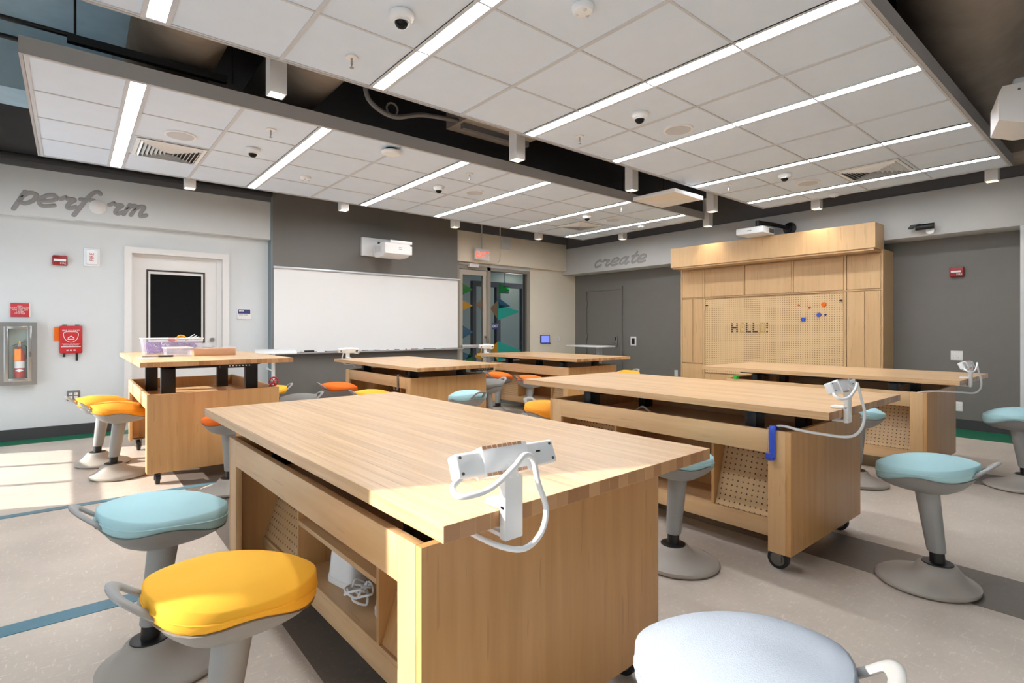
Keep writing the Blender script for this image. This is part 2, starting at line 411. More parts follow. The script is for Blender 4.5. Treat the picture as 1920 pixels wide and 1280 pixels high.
# the corridor behind the glazing
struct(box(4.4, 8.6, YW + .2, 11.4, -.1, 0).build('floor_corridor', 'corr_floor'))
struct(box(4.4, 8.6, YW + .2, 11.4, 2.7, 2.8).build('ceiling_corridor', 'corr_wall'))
struct(box(4.4, 7.3, 11.2, 11.4, 0, 2.7).build('wall_corridor_back', 'corr_wall')); struct(box(7.3, 10.2, 11.2, 11.4, 0, 2.7).build('wall_corridor_lit', 'corr_light'))  # lit look of the right stretch put into the paler wall colour
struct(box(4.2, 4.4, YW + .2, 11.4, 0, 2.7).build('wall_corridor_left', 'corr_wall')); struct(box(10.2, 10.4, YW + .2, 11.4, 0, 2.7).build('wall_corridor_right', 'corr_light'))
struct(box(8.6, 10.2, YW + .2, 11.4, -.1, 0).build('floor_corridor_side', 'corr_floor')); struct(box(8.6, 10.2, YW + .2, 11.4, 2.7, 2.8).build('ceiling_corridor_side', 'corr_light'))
d = struct(empty('door_3', (7.75, 10.1, 0)))
f = MB(); f.box(-.6, -.5, -.05, .05, 0, 2.2); f.box(.1, .22, -.05, .05, 0, 2.2); f.box(.9, 1.0, -.05, .05, 0, 2.2); f.box(-.6, 1.0, -.05, .05, 2.2, 2.32)
f.build('door_frame', 'upper_grey', d)
for x, y, w_ in ((8.8, 9.4, 'nearer the glazed door'), (9.2, 10.7, 'beyond the inner door frame')): tag(box(x - .3, x + .3, y - .3, y + .3, 2.68, 2.70).build('corridor_fill_light', 'corr_fill_lamp'), 'added square fill light in the corridor, ' + w_, 'light', 'added corridor lights')  # unseen lamps added to brighten the corridor
tag(box(5.6, 6.1, 9.0, 9.3, 2.68, 2.70).build('corridor_fill_light', 'corr_fill_lamp'), 'added narrow fill light in the dark part of the corridor', 'light')  # another unseen lamp added for the corridor
e = tag(box(7.62, 7.86, 9.6, 9.64, 2.02, 2.2, .004).build('exit_sign', 'black'), 'small green exit sign hanging in the corridor behind the glass', 'sign')
MB().cyl((7.74, 9.62, 2.2), (7.74, 9.62, 2.7), .008, seg=8).build('stem', 'zinc', e)
text_mesh('lettering', 'EXIT', .13, 'exit_green', e, (7.74, 9.597, 2.11), ROT_Y)

# door in the grey wall
d = struct(empty('door_4', (XW, 7.05, 0)))
f = MB(); f.box(-.03, .0, .43, .49, 0, 2.03); f.box(-.03, 0, -.49, -.43, 0, 2.03); f.box(-.03, 0, -.43, .43, 1.97, 2.03); f.build('door_frame', 'wall_grey', d)
box(-.015, 0, -.425, .425, .01, 1.965).build('door_leaf', 'wall_grey', d)
for z in (.35, 1.05, 1.72): box(-.04, -.014, .40, .44, z - .055, z + .055).build('hinge', 'zinc', d)
box(-.05, -.014, -.38, -.32, .86, 1.06, .02).build('lock_case', 'steel', d); box(-.053, -.049, -.365, -.335, .98, 1.04).build('keypad', 'black', d)
MB().tube([(-.05, -.35, .90), (-.08, -.35, .90), (-.085, -.28, .90), (-.085, -.22, .90)], .010).build('door_handle', 'steel', d)

# ------------------------------------------------------------------ ceiling clouds
SX = [(.29, .40), (1.555, 1.655), (2.92, 3.03), (4.035, 4.14), (5.475, 5.575), (6.72, 6.82)]
CX = [-.21, .29, .40, .98, 1.555, 1.655, 2.29, 2.92, 3.03, 3.54, 4.035, 4.14, 4.82, 5.475, 5.575, 6.08, 6.72, 6.82, 7.22]
tile_cache = {}
def cloud(y0, y1, label):
    rows = [y0 + (y1 - y0) * k / 4 for k in range(5)]
    e = empty('ceiling_cloud', (3.5, (y0 + y1) / 2, ZC), 0, label, 'ceiling panel')
    ox, oy = 3.5, (y0 + y1) / 2
    f = MB(); a0, a1 = CX[0] - .03 - ox, CX[-1] + .03 - ox; b0, b1 = y0 - .03 - oy, y1 + .03 - oy
    f.box(a0, a1, b0, b0 + .02, 0, .105); f.box(a0, a1, b1 - .02, b1, 0, .105); f.box(a0, a0 + .02, b0 + .02, b1 - .02, 0, .105); f.box(a1 - .02, a1, b0 + .02, b1 - .02, 0, .105)
    f.build('fascia', 'fascia', e)
    g = MB()
    for x in CX: g.box(x - ox - .012, x - ox + .012, y0 - oy - .01, y1 - oy + .01, .0, .012)
    for y in rows: g.box(CX[0] - ox, CX[-1] - ox, y - oy - .007, y - oy + .007, .001, .010)
    g.build('grid', 'grid', e)
    for i in range(len(CX) - 1):
        if (CX[i], CX[i + 1]) in SX: continue
        for k in range(4):
            key = (i, round(y1 - y0, 3))
            x0, x1 = CX[i] + .008, CX[i + 1] - .008; hy = (rows[1] - rows[0]) / 2 - .004
            if key not in tile_cache:
                hw = (x1 - x0) / 2; t_ = MB().box(-hw, hw, -hy, hy, 0, .018, .003, 1).build('ceiling_tile', 'tile', e); tile_cache[key] = t_.data
            else:
                t_ = bpy.data.objects.new('ceiling_tile', tile_cache[key]); COL.objects.link(t_); t_.parent = e
            t_.location = ((x0 + x1) / 2 - ox, (rows[k] + rows[k + 1]) / 2 - oy, .006)
    f = MB(); f.box(a0 + .02, a1 - .02, b0 + .02, b1 - .02, .05, .06); f.build('backing', 'deck_dark', e)
cloud(.93, 3.37, 'suspended white tiled ceiling panel on the side away from the whiteboard wall')
cloud(4.30, 6.68, 'suspended white tiled ceiling panel running along the whiteboard wall with wide fascia')
order = ['sixth', 'fifth', 'fourth', 'third', 'second', 'first']
for (y0, y1, where) in ((.93, 3.37, 'in the ceiling panel away from the whiteboard'), (4.30, 6.68, 'in the ceiling panel along the whiteboard wall')):
    for i, (x0, x1) in enumerate(SX):
        e = empty('linear_light', ((x0 + x1) / 2, (y0 + y1) / 2, ZC), 0, '%s recessed light strip from the cabinet wall, %s' % (order[i], where), 'light', 'linear ceiling lights')
        h_ = (y1 - y0) / 2; wv_ = (x1 - x0) / 2
        f = MB(); f.box(-wv_ - .012, -wv_, -h_, h_, -.001, .03); f.box(wv_, wv_ + .012, -h_, h_, -.001, .03)
        f.build('frame', 'grid', e); box(-wv_, wv_, -h_ + .01, h_ - .01, .004, .012).build('diffuser', 'strip', e)

def dome(x, y, label):
    e = empty('dome_camera', (x, y, ZC), 0, label, 'camera', 'ceiling dome cameras')
    MB().lathe([(.0, .004), (.062, .004), (.065, -.010), (.060, -.024), (.050, -.034), (.03, -.036), (.0, -.036)][::-1]).build('housing', 'white', e)
    MB().sphere((0, 0, -.040), .037, (1, 1, .95)).build('lens_dome', 'dark_glass', e)
    MB().lathe([(.036, -.034), (.041, -.036), (.041, -.042), (.036, -.044)]).build('ring', 'white', e)
for x, y, l in ((1.32, 2.49, 'between the second light pair'), (3.32, 2.49, 'beside the round speaker'), (5.8, 2.49, 'near the cabinet wall end')):
    dome(x, y, 'white dome camera on ceiling panel away from the whiteboard, ' + l)
for x, y, l in ((1.27, 5.22, 'near the big slatted vent'), (3.25, 5.24, 'between sprinkler and speaker'), (5.72, 5.21, 'near the dark slatted vent')):
    dome(x, y, 'small white dome camera on whiteboard-side ceiling panel, ' + l)
for x, y, l in ((1.3, 3.08, 'sprinkler beside the dome camera in the fifth light bay from the cabinet'), (3.32, 3.11, 'sprinkler by dome camera in the third light bay of near panel'), (5.74, 3.08, 'sprinkler in the light bay nearest the cabinet'),
                (1.26, 4.62, 'sprinkler head above the slatted vent bay by the whiteboard panel edge'), (3.23, 4.6, 'sprinkler head behind the fascia in mid whiteboard-side panel'), (5.67, 4.55, 'sprinkler head beside the dark vent at the far fascia end')):
    e = empty('sprinkler', (x, y, ZC), 0, 'white pendant ' + l, 'sprinkler', 'ceiling sprinklers')
    MB().lathe([(.0, -.004), (.036, -.004), (.036, .004), (.0, .004)], seg=20).build('escutcheon', 'white', e)
    MB().cyl((0, 0, 0), (0, 0, -.045), .007, seg=8).build('stem', 'steel', e); MB().cyl((0, 0, -.058), (0, 0, -.062), .013, seg=10).cyl((0, 0, -.04), (0, 0, -.06), .003, seg=6).build('deflector', 'steel', e)
for x, y, l in ((.71, 5.24, 'beside the large pale vent'), (3.83, 2.49, 'next to the dome camera in the near ceiling panel'), (3.72, 5.19, 'in the middle of the whiteboard-side panel'), (6.34, 2.47, 'beside the vent near the cabinet'), (6.24, 5.16, 'near the dark vent at the corner')):
    e = empty('ceiling_speaker', (x, y, ZC), 0, 'flat round white ceiling speaker ' + l, 'speaker', 'ceiling speakers')
    MB().lathe([(.0, -.006), (.105, -.006), (.118, -.004), (.118, .006), (.0, .006)], seg=40).build('bezel', 'white', e); MB().lathe([(.0, -.008), (.1, -.008), (.1, -.005), (0, -.005)], seg=40).build('grille', 'grid', e)
for x, y, l in ((2.0, 1.85, 'large round occupancy sensor with three lenses'), (1.94, 5.82, 'small round detector in whiteboard-side panel'), (7.11, 2.48, 'small round detector at the panel edge by the cabinet'), (6.94, 5.17, 'small round detector at the panel edge by create lettering')):
    e = empty('ceiling_sensor', (x, y, ZC), 0, 'white ' + l, 'sensor', 'ceiling sensors')
    MB().lathe([(.0, -.032), (.03, -.032), (.048, -.026), (.056, -.012), (.057, .004), (.0, .004)], seg=28).build('housing', 'white', e)
    s_ = MB()
    for k in range(3): s_.sphere((.033 * math.cos(k * 2.1), .033 * math.sin(k * 2.1), -.026), .011, u=8, v=6)
    s_.build('lens', 'grid', e)
e = empty('access_point', (2.24, 4.42, ZC), 0, 'white wireless access point hanging by a wire in front of dark opening', 'access point')
MB().lathe([(.0, -.045), (.075, -.045), (.09, -.034), (.09, -.022), (.07, -.014), (.0, -.014)], seg=30).build('housing', 'white', e); MB().cyl((0, 0, -.015), (0, 0, .01), .05).build('mount', 'black', e)
def vent(x0, x1, y0, y1, label, dark=False):
    cx, cy = (x0 + x1) / 2, (y0 + y1) / 2; hx, hy = (x1 - x0) / 2, (y1 - y0) / 2
    e = empty('air_diffuser', (cx, cy, ZC), 0, label, 'vent', 'ceiling air diffusers')
    box(-hx, hx, -hy, hy, .0, .004).build('backing', 'black', e)
    f = MB(); 
    for a, b, c, d_ in ((-hx, hx, -hy, -hy + .03), (-hx, hx, hy - .03, hy), (-hx, -hx + .03, -hy + .03, hy - .03), (hx - .03, hx, -hy + .03, hy - .03)): f.box(a, b, c, d_, -.006, 0)
    f.build('frame', 'white', e)
    n = 7
    for k in range(n):
        t0 = .035 + k * (hx - .05) / n
        a, b = hx - t0, hy - t0 * hy / hx
        s_ = MB()
        for sx in (-1, 1):
            s_.loft([[(sx * a, -b, -.002), (sx * a, b, -.002), (sx * (a - .003), b, -.002), (sx * (a - .003), -b, -.002)], [(sx * (a - .014), -b, -.020), (sx * (a - .014), b, -.020), (sx * (a - .017), b, -.020), (sx * (a - .017), -b, -.020)]])
            s_.loft([[(-a, sx * b, -.002), (a, sx * b, -.002), (a, sx * (b - .003), -.002), (-a, sx * (b - .003), -.002)], [(-a, sx * (b - .014), -.020), (a, sx * (b - .014), -.020), (a, sx * (b - .017), -.020), (-a, sx * (b - .017), -.020)]])
        s_.build('louver', 'white', e)
vent(.43, .96, 5.52, 6.07, 'large white slatted air vent beside the perform-side light strip'); vent(6.1, 6.64, 1.57, 2.13, 'slatted air vent in the ceiling panel near the cabinet'); vent(5.95, 6.47, 5.55, 6.05, 'dark slatted air vent near the create corner')

# square pendant downlights
def pendant(x, y, label, power=6, top=.42):
    e = empty('pendant_downlight', (x, y, 2.75), 0, label, 'light', 'square pendant downlights')
    f = MB(); s_ = .052
    for a, b, c, d_ in ((-s_, s_, -s_, -s_ + .006), (-s_, s_, s_ - .006, s_), (-s_, -s_ + .006, -s_ + .006, s_ - .006), (s_ - .006, s_, -s_ + .006, s_ - .006)): f.box(a, b, c, d_, 0, top)
    f.build('housing', 'white_mat', e); box(-s_ + .006, s_ - .006, -s_ + .006, s_ - .006, .035, .04).build('lamp', 'lamp_warm', e)
    MB().cyl((0, 0, .04), (0, 0, ZD - 2.75), .004, seg=6).build('hanger', 'frame_black', e)
    L = bpy.data.lights.new('downlight', 'SPOT'); L.energy = power; L.spot_size = R(85); L.spot_blend = .6; L.color = (1, .83, .6); L.shadow_soft_size = .03
    lo = bpy.data.objects.new('downlight', L); COL.objects.link(lo); lo.parent = e; lo.location = (0, 0, .03)
gap = 'in the gap between the two ceiling panels'
for x, y, l, p in ((1.05, 3.72, 'square pendant light %s, beside wrapped duct' % gap, 5), (3.16, 3.74, 'square pendant light %s, below the rectangular duct' % gap, 5), (4.84, 3.74, 'square pendant light %s, before the hanging panel' % gap, 5), (6.54, 3.74, 'square pendant light %s, past the hanging panel' % gap, 5), (7.42, 4.31, 'square pendant light shining on the cabinet bridge, left spot', 24),
                   (1.01, 6.80, 'short pendant light over the white door', 4), (2.75, 6.78, 'short pendant light over the left end of whiteboard', 4), (4.52, 6.82, 'short pendant light over the right end of whiteboard', 4), (6.23, 6.80, 'short pendant light near the glazed door', 4), (7.36, 5.88, 'short pendant light in front of create lettering', 6), (7.44, 2.79, 'short pendant light shining on the cabinet bridge, right spot', 24), (7.46, 1.09, 'short pendant light at the panel corner by the black wall camera', 6)):
    pendant(x, y, l, p)
# hanging square panel
e = empty('hanging_panel', (5.36, 3.62, 2.70), 0, 'square cream panel hanging in the gap between ceiling panels', 'panel')
f = MB().box(-.29, .29, -.28, .28, 0, .04, .003); f.build('panel', 'white_mat', e); MB().prism([(-.288, -.278), (.288, -.278), (-.288, .275)], 'z', -.004, 0).build('warm_triangle', 'tan', e).data.materials[0] = M['wall_warm']  # warm-toned triangle covers half of the underside
for x, y in ((-.2, -.2), (.2, .2)): MB().cyl((x, y, .04), (x, y, ZD - 2.7), .003, seg=6).build('hanger', 'frame_black', e)

# ducts, pipes and trays above the clouds
def duct(pts, r, label, mat='duct_dark'):
    o = MB().tube(pts, r, seg=24, sub=4).build('air_duct', mat, ang=60); return tag(o, label, 'duct', 'dark overhead ducts')
duct([(.62, 2.2, 3.42), (.62, 4.0, 3.42), (.64, 5.6, 3.44)], .3, 'dark wrapped round duct above the first light bay')
duct([(1.55, 2.4, 3.40), (1.5, 4.0, 3.38), (1.55, 6.4, 3.42)], .27, 'dark wrapped round duct between ceiling panels beside pendant light')
duct([(2.2, .35, 3.50), (4.2, .70, 3.50), (5.4, .92, 3.50), (7.0, 1.05, 3.50)], .40, 'large dark insulated duct beyond the ceiling panel edge by the white projector')
duct([(6.0, 3.0, 3.72), (6.0, 4.8, 3.72)], .22, 'brown round duct above hanging square panel')
tag(box(2.75, 3.6, 3.82, 4.3, 3.1, ZD).build('air_duct', 'duct_dark'), 'rectangular dark duct in the gap between ceiling panels', 'duct')
tag(box(7.25, 7.85, -.6, .98, 2.96, 3.2, .01).build('air_duct', 'duct_dark'), 'flat rectangular duct at the panel corner by cabinet wall', 'duct')
for i, (p, l) in enumerate((([(-1.3, 4.50, 3.11), (.02, 4.50, 3.11)], 'black pipe under the blue grey deck, upper run'), ([(-1.3, 4.66, 3.06), (.04, 4.66, 3.06)], 'black pipe under the blue grey deck, lower run'))):
    tag(MB().tube(p, .016, seg=10, sub=1).build('pipe', 'black'), l, 'pipe')
tag(box(-.02, .9, 4.42, 4.47, 3.04, 3.09).build('strut_channel', 'frame_black'), 'dark slotted strut carrying pipes near the blue deck', 'strut')
tag(box(2.78, 3.58, 4.05, 4.10, 3.05, 3.10).build('strut_channel', 'upper_grey'), 'grey strut hanging under rectangular duct', 'strut')
for x in (.02, .94): tag(MB().cyl((x, 4.445, 3.045), (x, 4.445, ZD), .007, seg=8).build('threaded_rod', 'black'), 'thin black hanger rod at the %s end of the slotted strut' % ('duct' if x > .5 else 'pipe'), 'rod', 'hanger rods')
tag(MB().tube([(1.80, 4.0, 3.25), (1.84, 4.03, 3.05), (2.06, 4.05, 2.97), (2.35, 4.06, 3.06), (2.75, 4.1, 3.12)], .02, seg=8).build('cable_bundle', 'grey_plastic'), 'grey cable bundle sagging in the gap between ceiling panels', 'cable')
tag(MB().tube([(2.06 + .05 * math.cos(a * .785), 4.05, 3.03 + .05 * math.sin(a * .785)) for a in range(8)], .008, seg=8, closed=True).build('cable_ring', 'grey_plastic'), 'grey ring holding cables in the ceiling gap', 'ring')
tag(MB().tube([(1.05, 4.0, ZD), (1.1, 4.02, 3.3), (1.2, 4.02, 2.98)], .006, seg=6).build('cable', 'grey_plastic'), 'thin grey cable dangling beside the pendant light', 'cable')

# ------------------------------------------------------------------ stools
def outline(k, n=36):
    a = 2 * math.pi * k / n; c, s_ = math.cos(a), math.sin(a)
    return .180 * c * (1 - .16 * s_), .200 * s_
def stool_proto(seatmat):
    e = empty('wobble_stool', (0, 0, 0))
    sh = lambda z: Vector((0, -.045 * min(1, max(0, (z - .012) / .06)), 0))
    MB().lathe([(.0, 0), (.192, 0), (.2, .006), (.201, .014), (.195, .024), (.168, .036), (.13, .052), (.098, .072), (.082, .092), (.074, .104), (.062, .108), (.0, .108)], seg=48, shift=sh).build('base', 'stool_base', e, ang=50)
    MB().lathe([(.0, .106), (.061, .106), (.06, .112), (.045, .114), (0, .114)], (0, -.045, 0), 32).build('collar', 'black', e)
    MB().cyl((0, -.045, .11), (0, -.04, .2), .029, seg=24).build('piston', 'black', e)
    MB().lathe([(.0, 0), (.034, 0), (.037, .004), (.0485, .285), (0, .285)], (0, -.041, .16), 32, shift=lambda z: Vector((0, (z) * .13, 0))).build('column', 'stool_grey', e)
    n = 36
    rear = lambda y: -y * .11 + 1.0 * max(0, -y - .05) ** 2
    low = lambda x, y: .506 + rear(y) + .016 * math.cos(y * 17.0)
    rings = []; zb = .43
    for tt, zz in ((.24, 0), (.27, .015), (.36, .06), (.52, .17), (.70, .38), (.85, .68), (.94, .97), (.97, 1.0), (.93, 1.02)):
        rg = []
        for k in range(n):
            x, y = outline(k, n)
            rg.append((x * tt, y * tt, zb + (low(x, y) - zb) * zz))
        rings.append(rg)
    MB().loft(rings).build('seat_shell', 'stool_grey', e, ang=60)
    rings = []
    def topz(x, y, t_): return .606 + rear(y) * .8 - .050 * t_ ** 2.8 - .009 * math.exp(-((x / .06) ** 2) - ((y + .12) / .06) ** 2)
    for t_, f in ((.90, 'b'), (.955, 's'), (.99, 'v'), (1.0, 'm'), (.99, 't'), (.96, 't'), (.9, 't'), (.8, 't'), (.65, 't'), (.45, 't'), (.22, 't'), (.04, 't')):
        rg = []
        for k in range(n):
            x, y = outline(k, n); X, Y = x * t_, y * t_
            zl = low(x, y); zt = topz(X, Y, t_)
            z = {'b': zl - .001, 's': zl + .004, 'v': zl + .014, 'm': zl * .45 + topz(x, y, 1) * .55, 't': zt}[f]
            rg.append((X, Y, z))
        rings.append(rg)
    c = MB().loft(rings).build('cushion', seatmat, e, ang=80)
    sm = MB().tube([(outline(k, n)[0] * .997, outline(k, n)[1] * .997, (low(*outline(k, n)) * .45 + topz(*outline(k, n), 1) * .55) - .001) for k in range(n)], .0028, seg=6, sub=1, closed=True).build('seam', seatmat, c)
    z0 = .548
    h_ = MB(); h_.tube([(-.075, -.13, z0 - .025), (-.066, -.175, z0 - .004), (-.056, -.212, z0 + .024), (-.042, -.244, z0 + .052), (0, -.254, z0 + .060), (.042, -.244, z0 + .052), (.056, -.212, z0 + .024), (.066, -.175, z0 - .004), (.075, -.13, z0 - .025)], .0075, seg=10, rw=.016)
    h_.tube([(-.06, -.185, z0 + .0), (0, -.192, z0 + .004), (.06, -.185, z0 + .0)], .006, seg=8, sub=3, rw=.016)
    h_.build('handle', 'stool_grey', e, ang=60)
    return e
protos = {}
def stool(x, y, face, mat, label, group='wobble stools', dz=0):
    rz = {'+x': -90, '-x': 90, '+y': 0, '-y': 180}.get(face, face)
    if mat not in protos: protos[mat] = e = stool_proto(mat)
    else: e = copy_tree(protos[mat])
    e.location = (x, y, .003); e.rotation_euler = (0, 0, R(rz)); tag(e, label, 'stool', group)
    e.scale = (1, 1, 1 + dz)
    return e
stool(.26, 2.26, '+x', 'pale_blue', 'pale blue wobble stool beside the yellow stool at the bench with glue gun stands')
stool(.325, 1.50, '+x', 'yellow', 'yellow wobble stool in front of the cubby with white glue gun stands')
stool(1.0, .52, 18, 'silver', 'silvery white fabric wobble stool at the sunlit end of a bench')
stool(3.11, .69, '+y', 'pale_blue', 'pale blue wobble stool at the end of the bench with the blue hook')
stool(5.50, .66, '+y', 'pale_blue', 'pale blue wobble stool at the end of the bench before the pegboard cabinet')
stool(2.40, 1.56, '+x', 'pale_blue', 'pale blue wobble stool between two benches facing the bench with the blue hook')
stool(4.72, 1.47, '+x', 'pale_blue', 'pale blue wobble stool tucked at the bench before the pegboard cabinet')
stool(.225, 5.98, '+x', 'amber', 'amber wobble stool at the raised bench, nearer the white door', dz=.0)
stool(.31, 5.40, '+x', 'amber', 'orange amber wobble stool at the raised bench, farther from the white door')
stool(.90, 4.38, '+y', 'orange', 'orange wobble stool at the end panel of the raised bench', dz=-.02)
stool(1.64, 5.22, '-x', 'seat_grey', 'grey wobble stool beside the raised bench with red hook', dz=-.05)
stool(1.64, 6.15, '-x', 'yellow', 'yellow wobble stool beside the raised bench, under the white lectern', dz=-.04)
stool(2.36, 5.92, '+x', 'orange', 'orange wobble stool by the whiteboard at the bench with the grey hook', dz=-.02)
stool(2.36, 5.02, '+x', 'yellow', 'yellow wobble stool beside the grey hook', dz=-.03)
stool(2.98, 4.30, '+y', 'pale_blue', 'pale blue wobble stool at the end panel of the bench with the grey hook', dz=-.01)
stool(3.86, 5.12, '-x', 'seat_grey', 'grey wobble stool between the two benches next to glazed door', dz=-.02)
stool(4.66, 5.90, '+x', 'orange', 'orange wobble stool by the bench near the glazed door, beside its caster', dz=-.02)
stool(4.66, 5.24, '+x', 'orange', 'orange wobble stool by the bench near the glazed door, next to open shelf', dz=-.02)
stool(3.06, 3.22, '-y', 'amber', 'amber wobble stool at the far end of the bench with blue hook', dz=-.02)
stool(6.18, 4.88, '-x', 'yellow', 'yellow wobble stool behind the bench near the white desk', dz=-.01)

# ------------------------------------------------------------------ workbenches
HX, HY = .475, .835
stave_me = None
def bench_proto():
    """base of a mobile workbench, origin on the floor at its centre"""
    e = empty('workbench', (0, 0, 0))
    for s_ in (-1, 1):
        box(-HX, HX, *sorted((s_ * HY, s_ * (HY - .025))), .10, .70, .0015).build('end_panel', 'maple_v_shaded', e)
        x0, x1 = sorted((s_ * HX, s_ * (HX - .024)))
        for q in (-1, 1): box(x0, x1, *sorted((q * (HY - .0255), q * (HY - .11))), .10, .70, .001).build('corner_post', 'maple_post_lit', e)
        box(x0, x1, -HY + .1105, HY - .1105, .585, .6995, .001).build('rail', 'maple_y', e)
        xr = s_ * .335
        box(*sorted((xr, xr - s_ * .02)), -HY + .026, HY - .026, .12, .195, .001).build('plinth_rail', 'maple_y', e)
        for q in (-1, 1):
            box(*sorted((xr, s_ * .012)), q * .35 - .009, q * .35 + .009, .211, .578, .001).build('divider', 'maple_v_shaded', e)
            # sloping pegboard, local plane y/z
            ln = .392
            p = box(-.004, .004, -.226, .226, 0, ln).build('pegboard', 'peg_table', e, (s_ * .322, q * .587, .212), (0, R(-s_ * 19), 0))
        box(*sorted((xr, s_ * .014)), -.340, .340, .395, .413, .001).build('shelf', 'maple_y', e)
    box(-.334, .334, -HY + .026, HY - .026, .195, .211).build('bottom', 'maple_y', e)
    box(-.011, .011, -.34, .34, .212, .578).build('back_panel', 'maple_v_shaded', e)
    box(-HX + .025, HX - .025, -HY + .026, HY - .026, .580, .598).build('tray', 'maple_y', e)
    for sx in (-1, 1):
        for sy in (-1, 1):
            cx, cy = sx * .40, sy * .745
            c = MB().cyl((cx - .014, cy, .05), (cx + .014, cy, .05), .05, seg=24).build('caster', 'rubber', e)
            MB().cyl((cx - .017, cy, .05), (cx + .017, cy, .05), .034, seg=20).build('hub', 'zinc', c)
            f = MB(); f.box(cx - .04, cx + .04, cy - .04, cy + .04, .112, .119); f.box(cx - .024, cx - .019, cy - .022, cy + .022, .035, .112); f.box(cx + .019, cx + .024, cy - .022, cy + .022, .035, .112)
            f.build('fork', 'zinc', c)
            MB().tube([(cx, cy + sy * .02, .10), (cx, cy + sy * .05, .095), (cx, cy + sy * .07, .085)], .007, seg=6, rw=.014).build('brake', 'black', c)
    return e
def bench_top(e, ox, oy, zt, keypad=None):
    """adjustable butcher block top on a black lifting frame"""
    global stave_me
    n, W, L, T = 26, 1.067, 2.134, .036; ws = W / n
    for k in range(n):
        if stave_me is None:
            o = MB().box(-ws / 2, ws / 2, -L / 2, L / 2, -T, 0, .0006, 1).build('top_stave', 'butcher', e); stave_me = o.data
        else:
            o = bpy.data.objects.new('top_stave', stave_me); COL.objects.link(o); o.parent = e
        o.location = (ox - W / 2 + ws * (k + .5), oy, zt)
    zu = zt - T
    for sx in (-1, 1):
        box(ox + sx * .33 - .022, ox + sx * .33 + .022, oy - .74, oy + .74, zu - .026, zu).build('frame_rail', 'frame_black', e)
        for sy in (-1, 1):
            lg = box(sx * .31 - .05, sx * .31 + .05, sy * .58 - .03, sy * .58 + .03, .598, zu - .02, .003).build('lift_leg', 'frame_black', e)
            if zt > 9: box(sx * .31 - .052, sx * .31 + .052, sy * .58 - .036, sy * .58 + .036, .598, .76, .003).build('leg_sleeve', 'black', lg)
    for sy in (-1, 1):
        y0 = sy * .58
        MB().prism([(ox - .47, zu), (ox + .47, zu), (ox + .47, zu - .012), (ox + .30, zu - .045), (ox - .30, zu - .045), (ox - .47, zu - .012)], 'y', y0 - .03, y0 + .03).build('cross_arm', 'frame_black', e)
    if keypad:
        kx = ox + keypad; kp = box(kx - .13, kx + .13, oy - L / 2 + .03, oy - L / 2 + .075, zu - .03, zu).build('keypad', 'black', e)
        mk = MB()
        for i in range(7): mk.box(kx - .07 + i * .024, kx - .06 + i * .024, oy - L / 2 + .0285, oy - L / 2 + .0305, zu - .018, zu - .010)
        mk.build('button_marks', 'white', kp)
B0 = bench_proto()
tops = [((1.065, 1.915, 0), 1.7, (.02, .085, .80), None, 'maple workbench with white glue gun stands and cable in its cubby'),
        ((3.14, 1.95, 0), 0, (.06, .065, .817), None, 'maple workbench with the blue hook on its side rail'),
        ((5.605, 1.965, 0), 0, (.10, .04, .807), None, 'maple workbench with green clip, standing before the pegboard cabinet'),
        ((.915, 5.68, 0), 0, (.0, .04, .957), .12, 'raised maple workbench carrying the plastic bins by the white door'),
        ((3.12, 5.63, 0), 0, (.02, .035, .816), .3, 'maple workbench with the grey hook in front of the whiteboard'),
        ((5.42, 5.65, 0), 0, (.0, .04, .82), None, 'maple workbench near the glazed door and white desk')]
benches = [B0] + [copy_tree(B0) for _ in tops[1:]]
for e, (loc, rz, (ox, oy, zt), kp, lab) in zip(benches, tops):
    e.location = loc; e.rotation_euler = (0, 0, R(rz)); tag(e, lab, 'workbench', 'mobile workbenches')
    bench_top(e, ox, oy, zt, kp)

# ------------------------------------------------------------------ clamp-on power strips
def power_clamp(x, y, z, face, label, cable):
    """origin on the table edge at top height; local -Y points off the table"""
    e = empty('power_strip', (x, y, z), R({'-y': 0, '+y': 180}[face]), label, 'power strip', 'clamp-on power strips')
    c = MB(); c.box(-.026, .026, -.022, -.001, -.065, .075, .004); c.box(-.026, .026, -.0205, .055, .001, .013, .003); c.box(-.022, .022, -.0205, .05, -.062, -.052, .002)
    c.cyl((0, .03, -.052), (0, .03, -.038), .014, seg=16)
    c.build('clamp', 'white', e)
    MB().cyl((0, -.011, .07), (0, -.005, .105), .018, seg=20).build('swivel', 'white', e)
    rot = (R(-24), 0, R(-4))
    b = MB().box(-.135, .135, -.018, .018, -.027, .027, .007, 3).build('strip_body', 'white', e, (0, .012, .105), rot, ang=50)
    s_ = MB().box(-.062, .062, -.024, .024, -.033, .033, .004).build('sleeve', 'white_gloss', e, (-.008, .012, .105), rot)
    for zz in (-.029, .029):
        sl = MB()
        for i in range(8): sl.box(-.06 + i * .0135, -.049 + i * .0135, -.0252, -.023, zz - .0035, zz + .0035)
        sl.build('vent_slots', 'tan', s_)['kind'] = 'stuff'
    sc_ = MB()
    for xx in (-.122, .122):
        for zz in (-.017, .017): sc_.cyl((xx, -.0190, zz), (xx, -.0170, zz), .0035, seg=10)
    sc_.build('screws', 'zinc', b); box(.078, .090, -.0188, -.017, .002, .006).build('hang_slot', 'black', b)
    for xx in (-.1, .1, -.115): MB().box(xx - .008, xx + .008, .0172, .0186, -.012, .012).build('socket', 'grey_plastic', b)
    MB().tube([(-.125, .005, .085), (-.155, -.01, .075), (-.15, -.035, .062), (-.09, -.05, .07), (-.03, -.055, .105), (.005, -.05, .125), (.035, -.045, .11)] + cable, .0065, seg=10, sub=8).build('cable', 'white', e, ang=80)
    return e
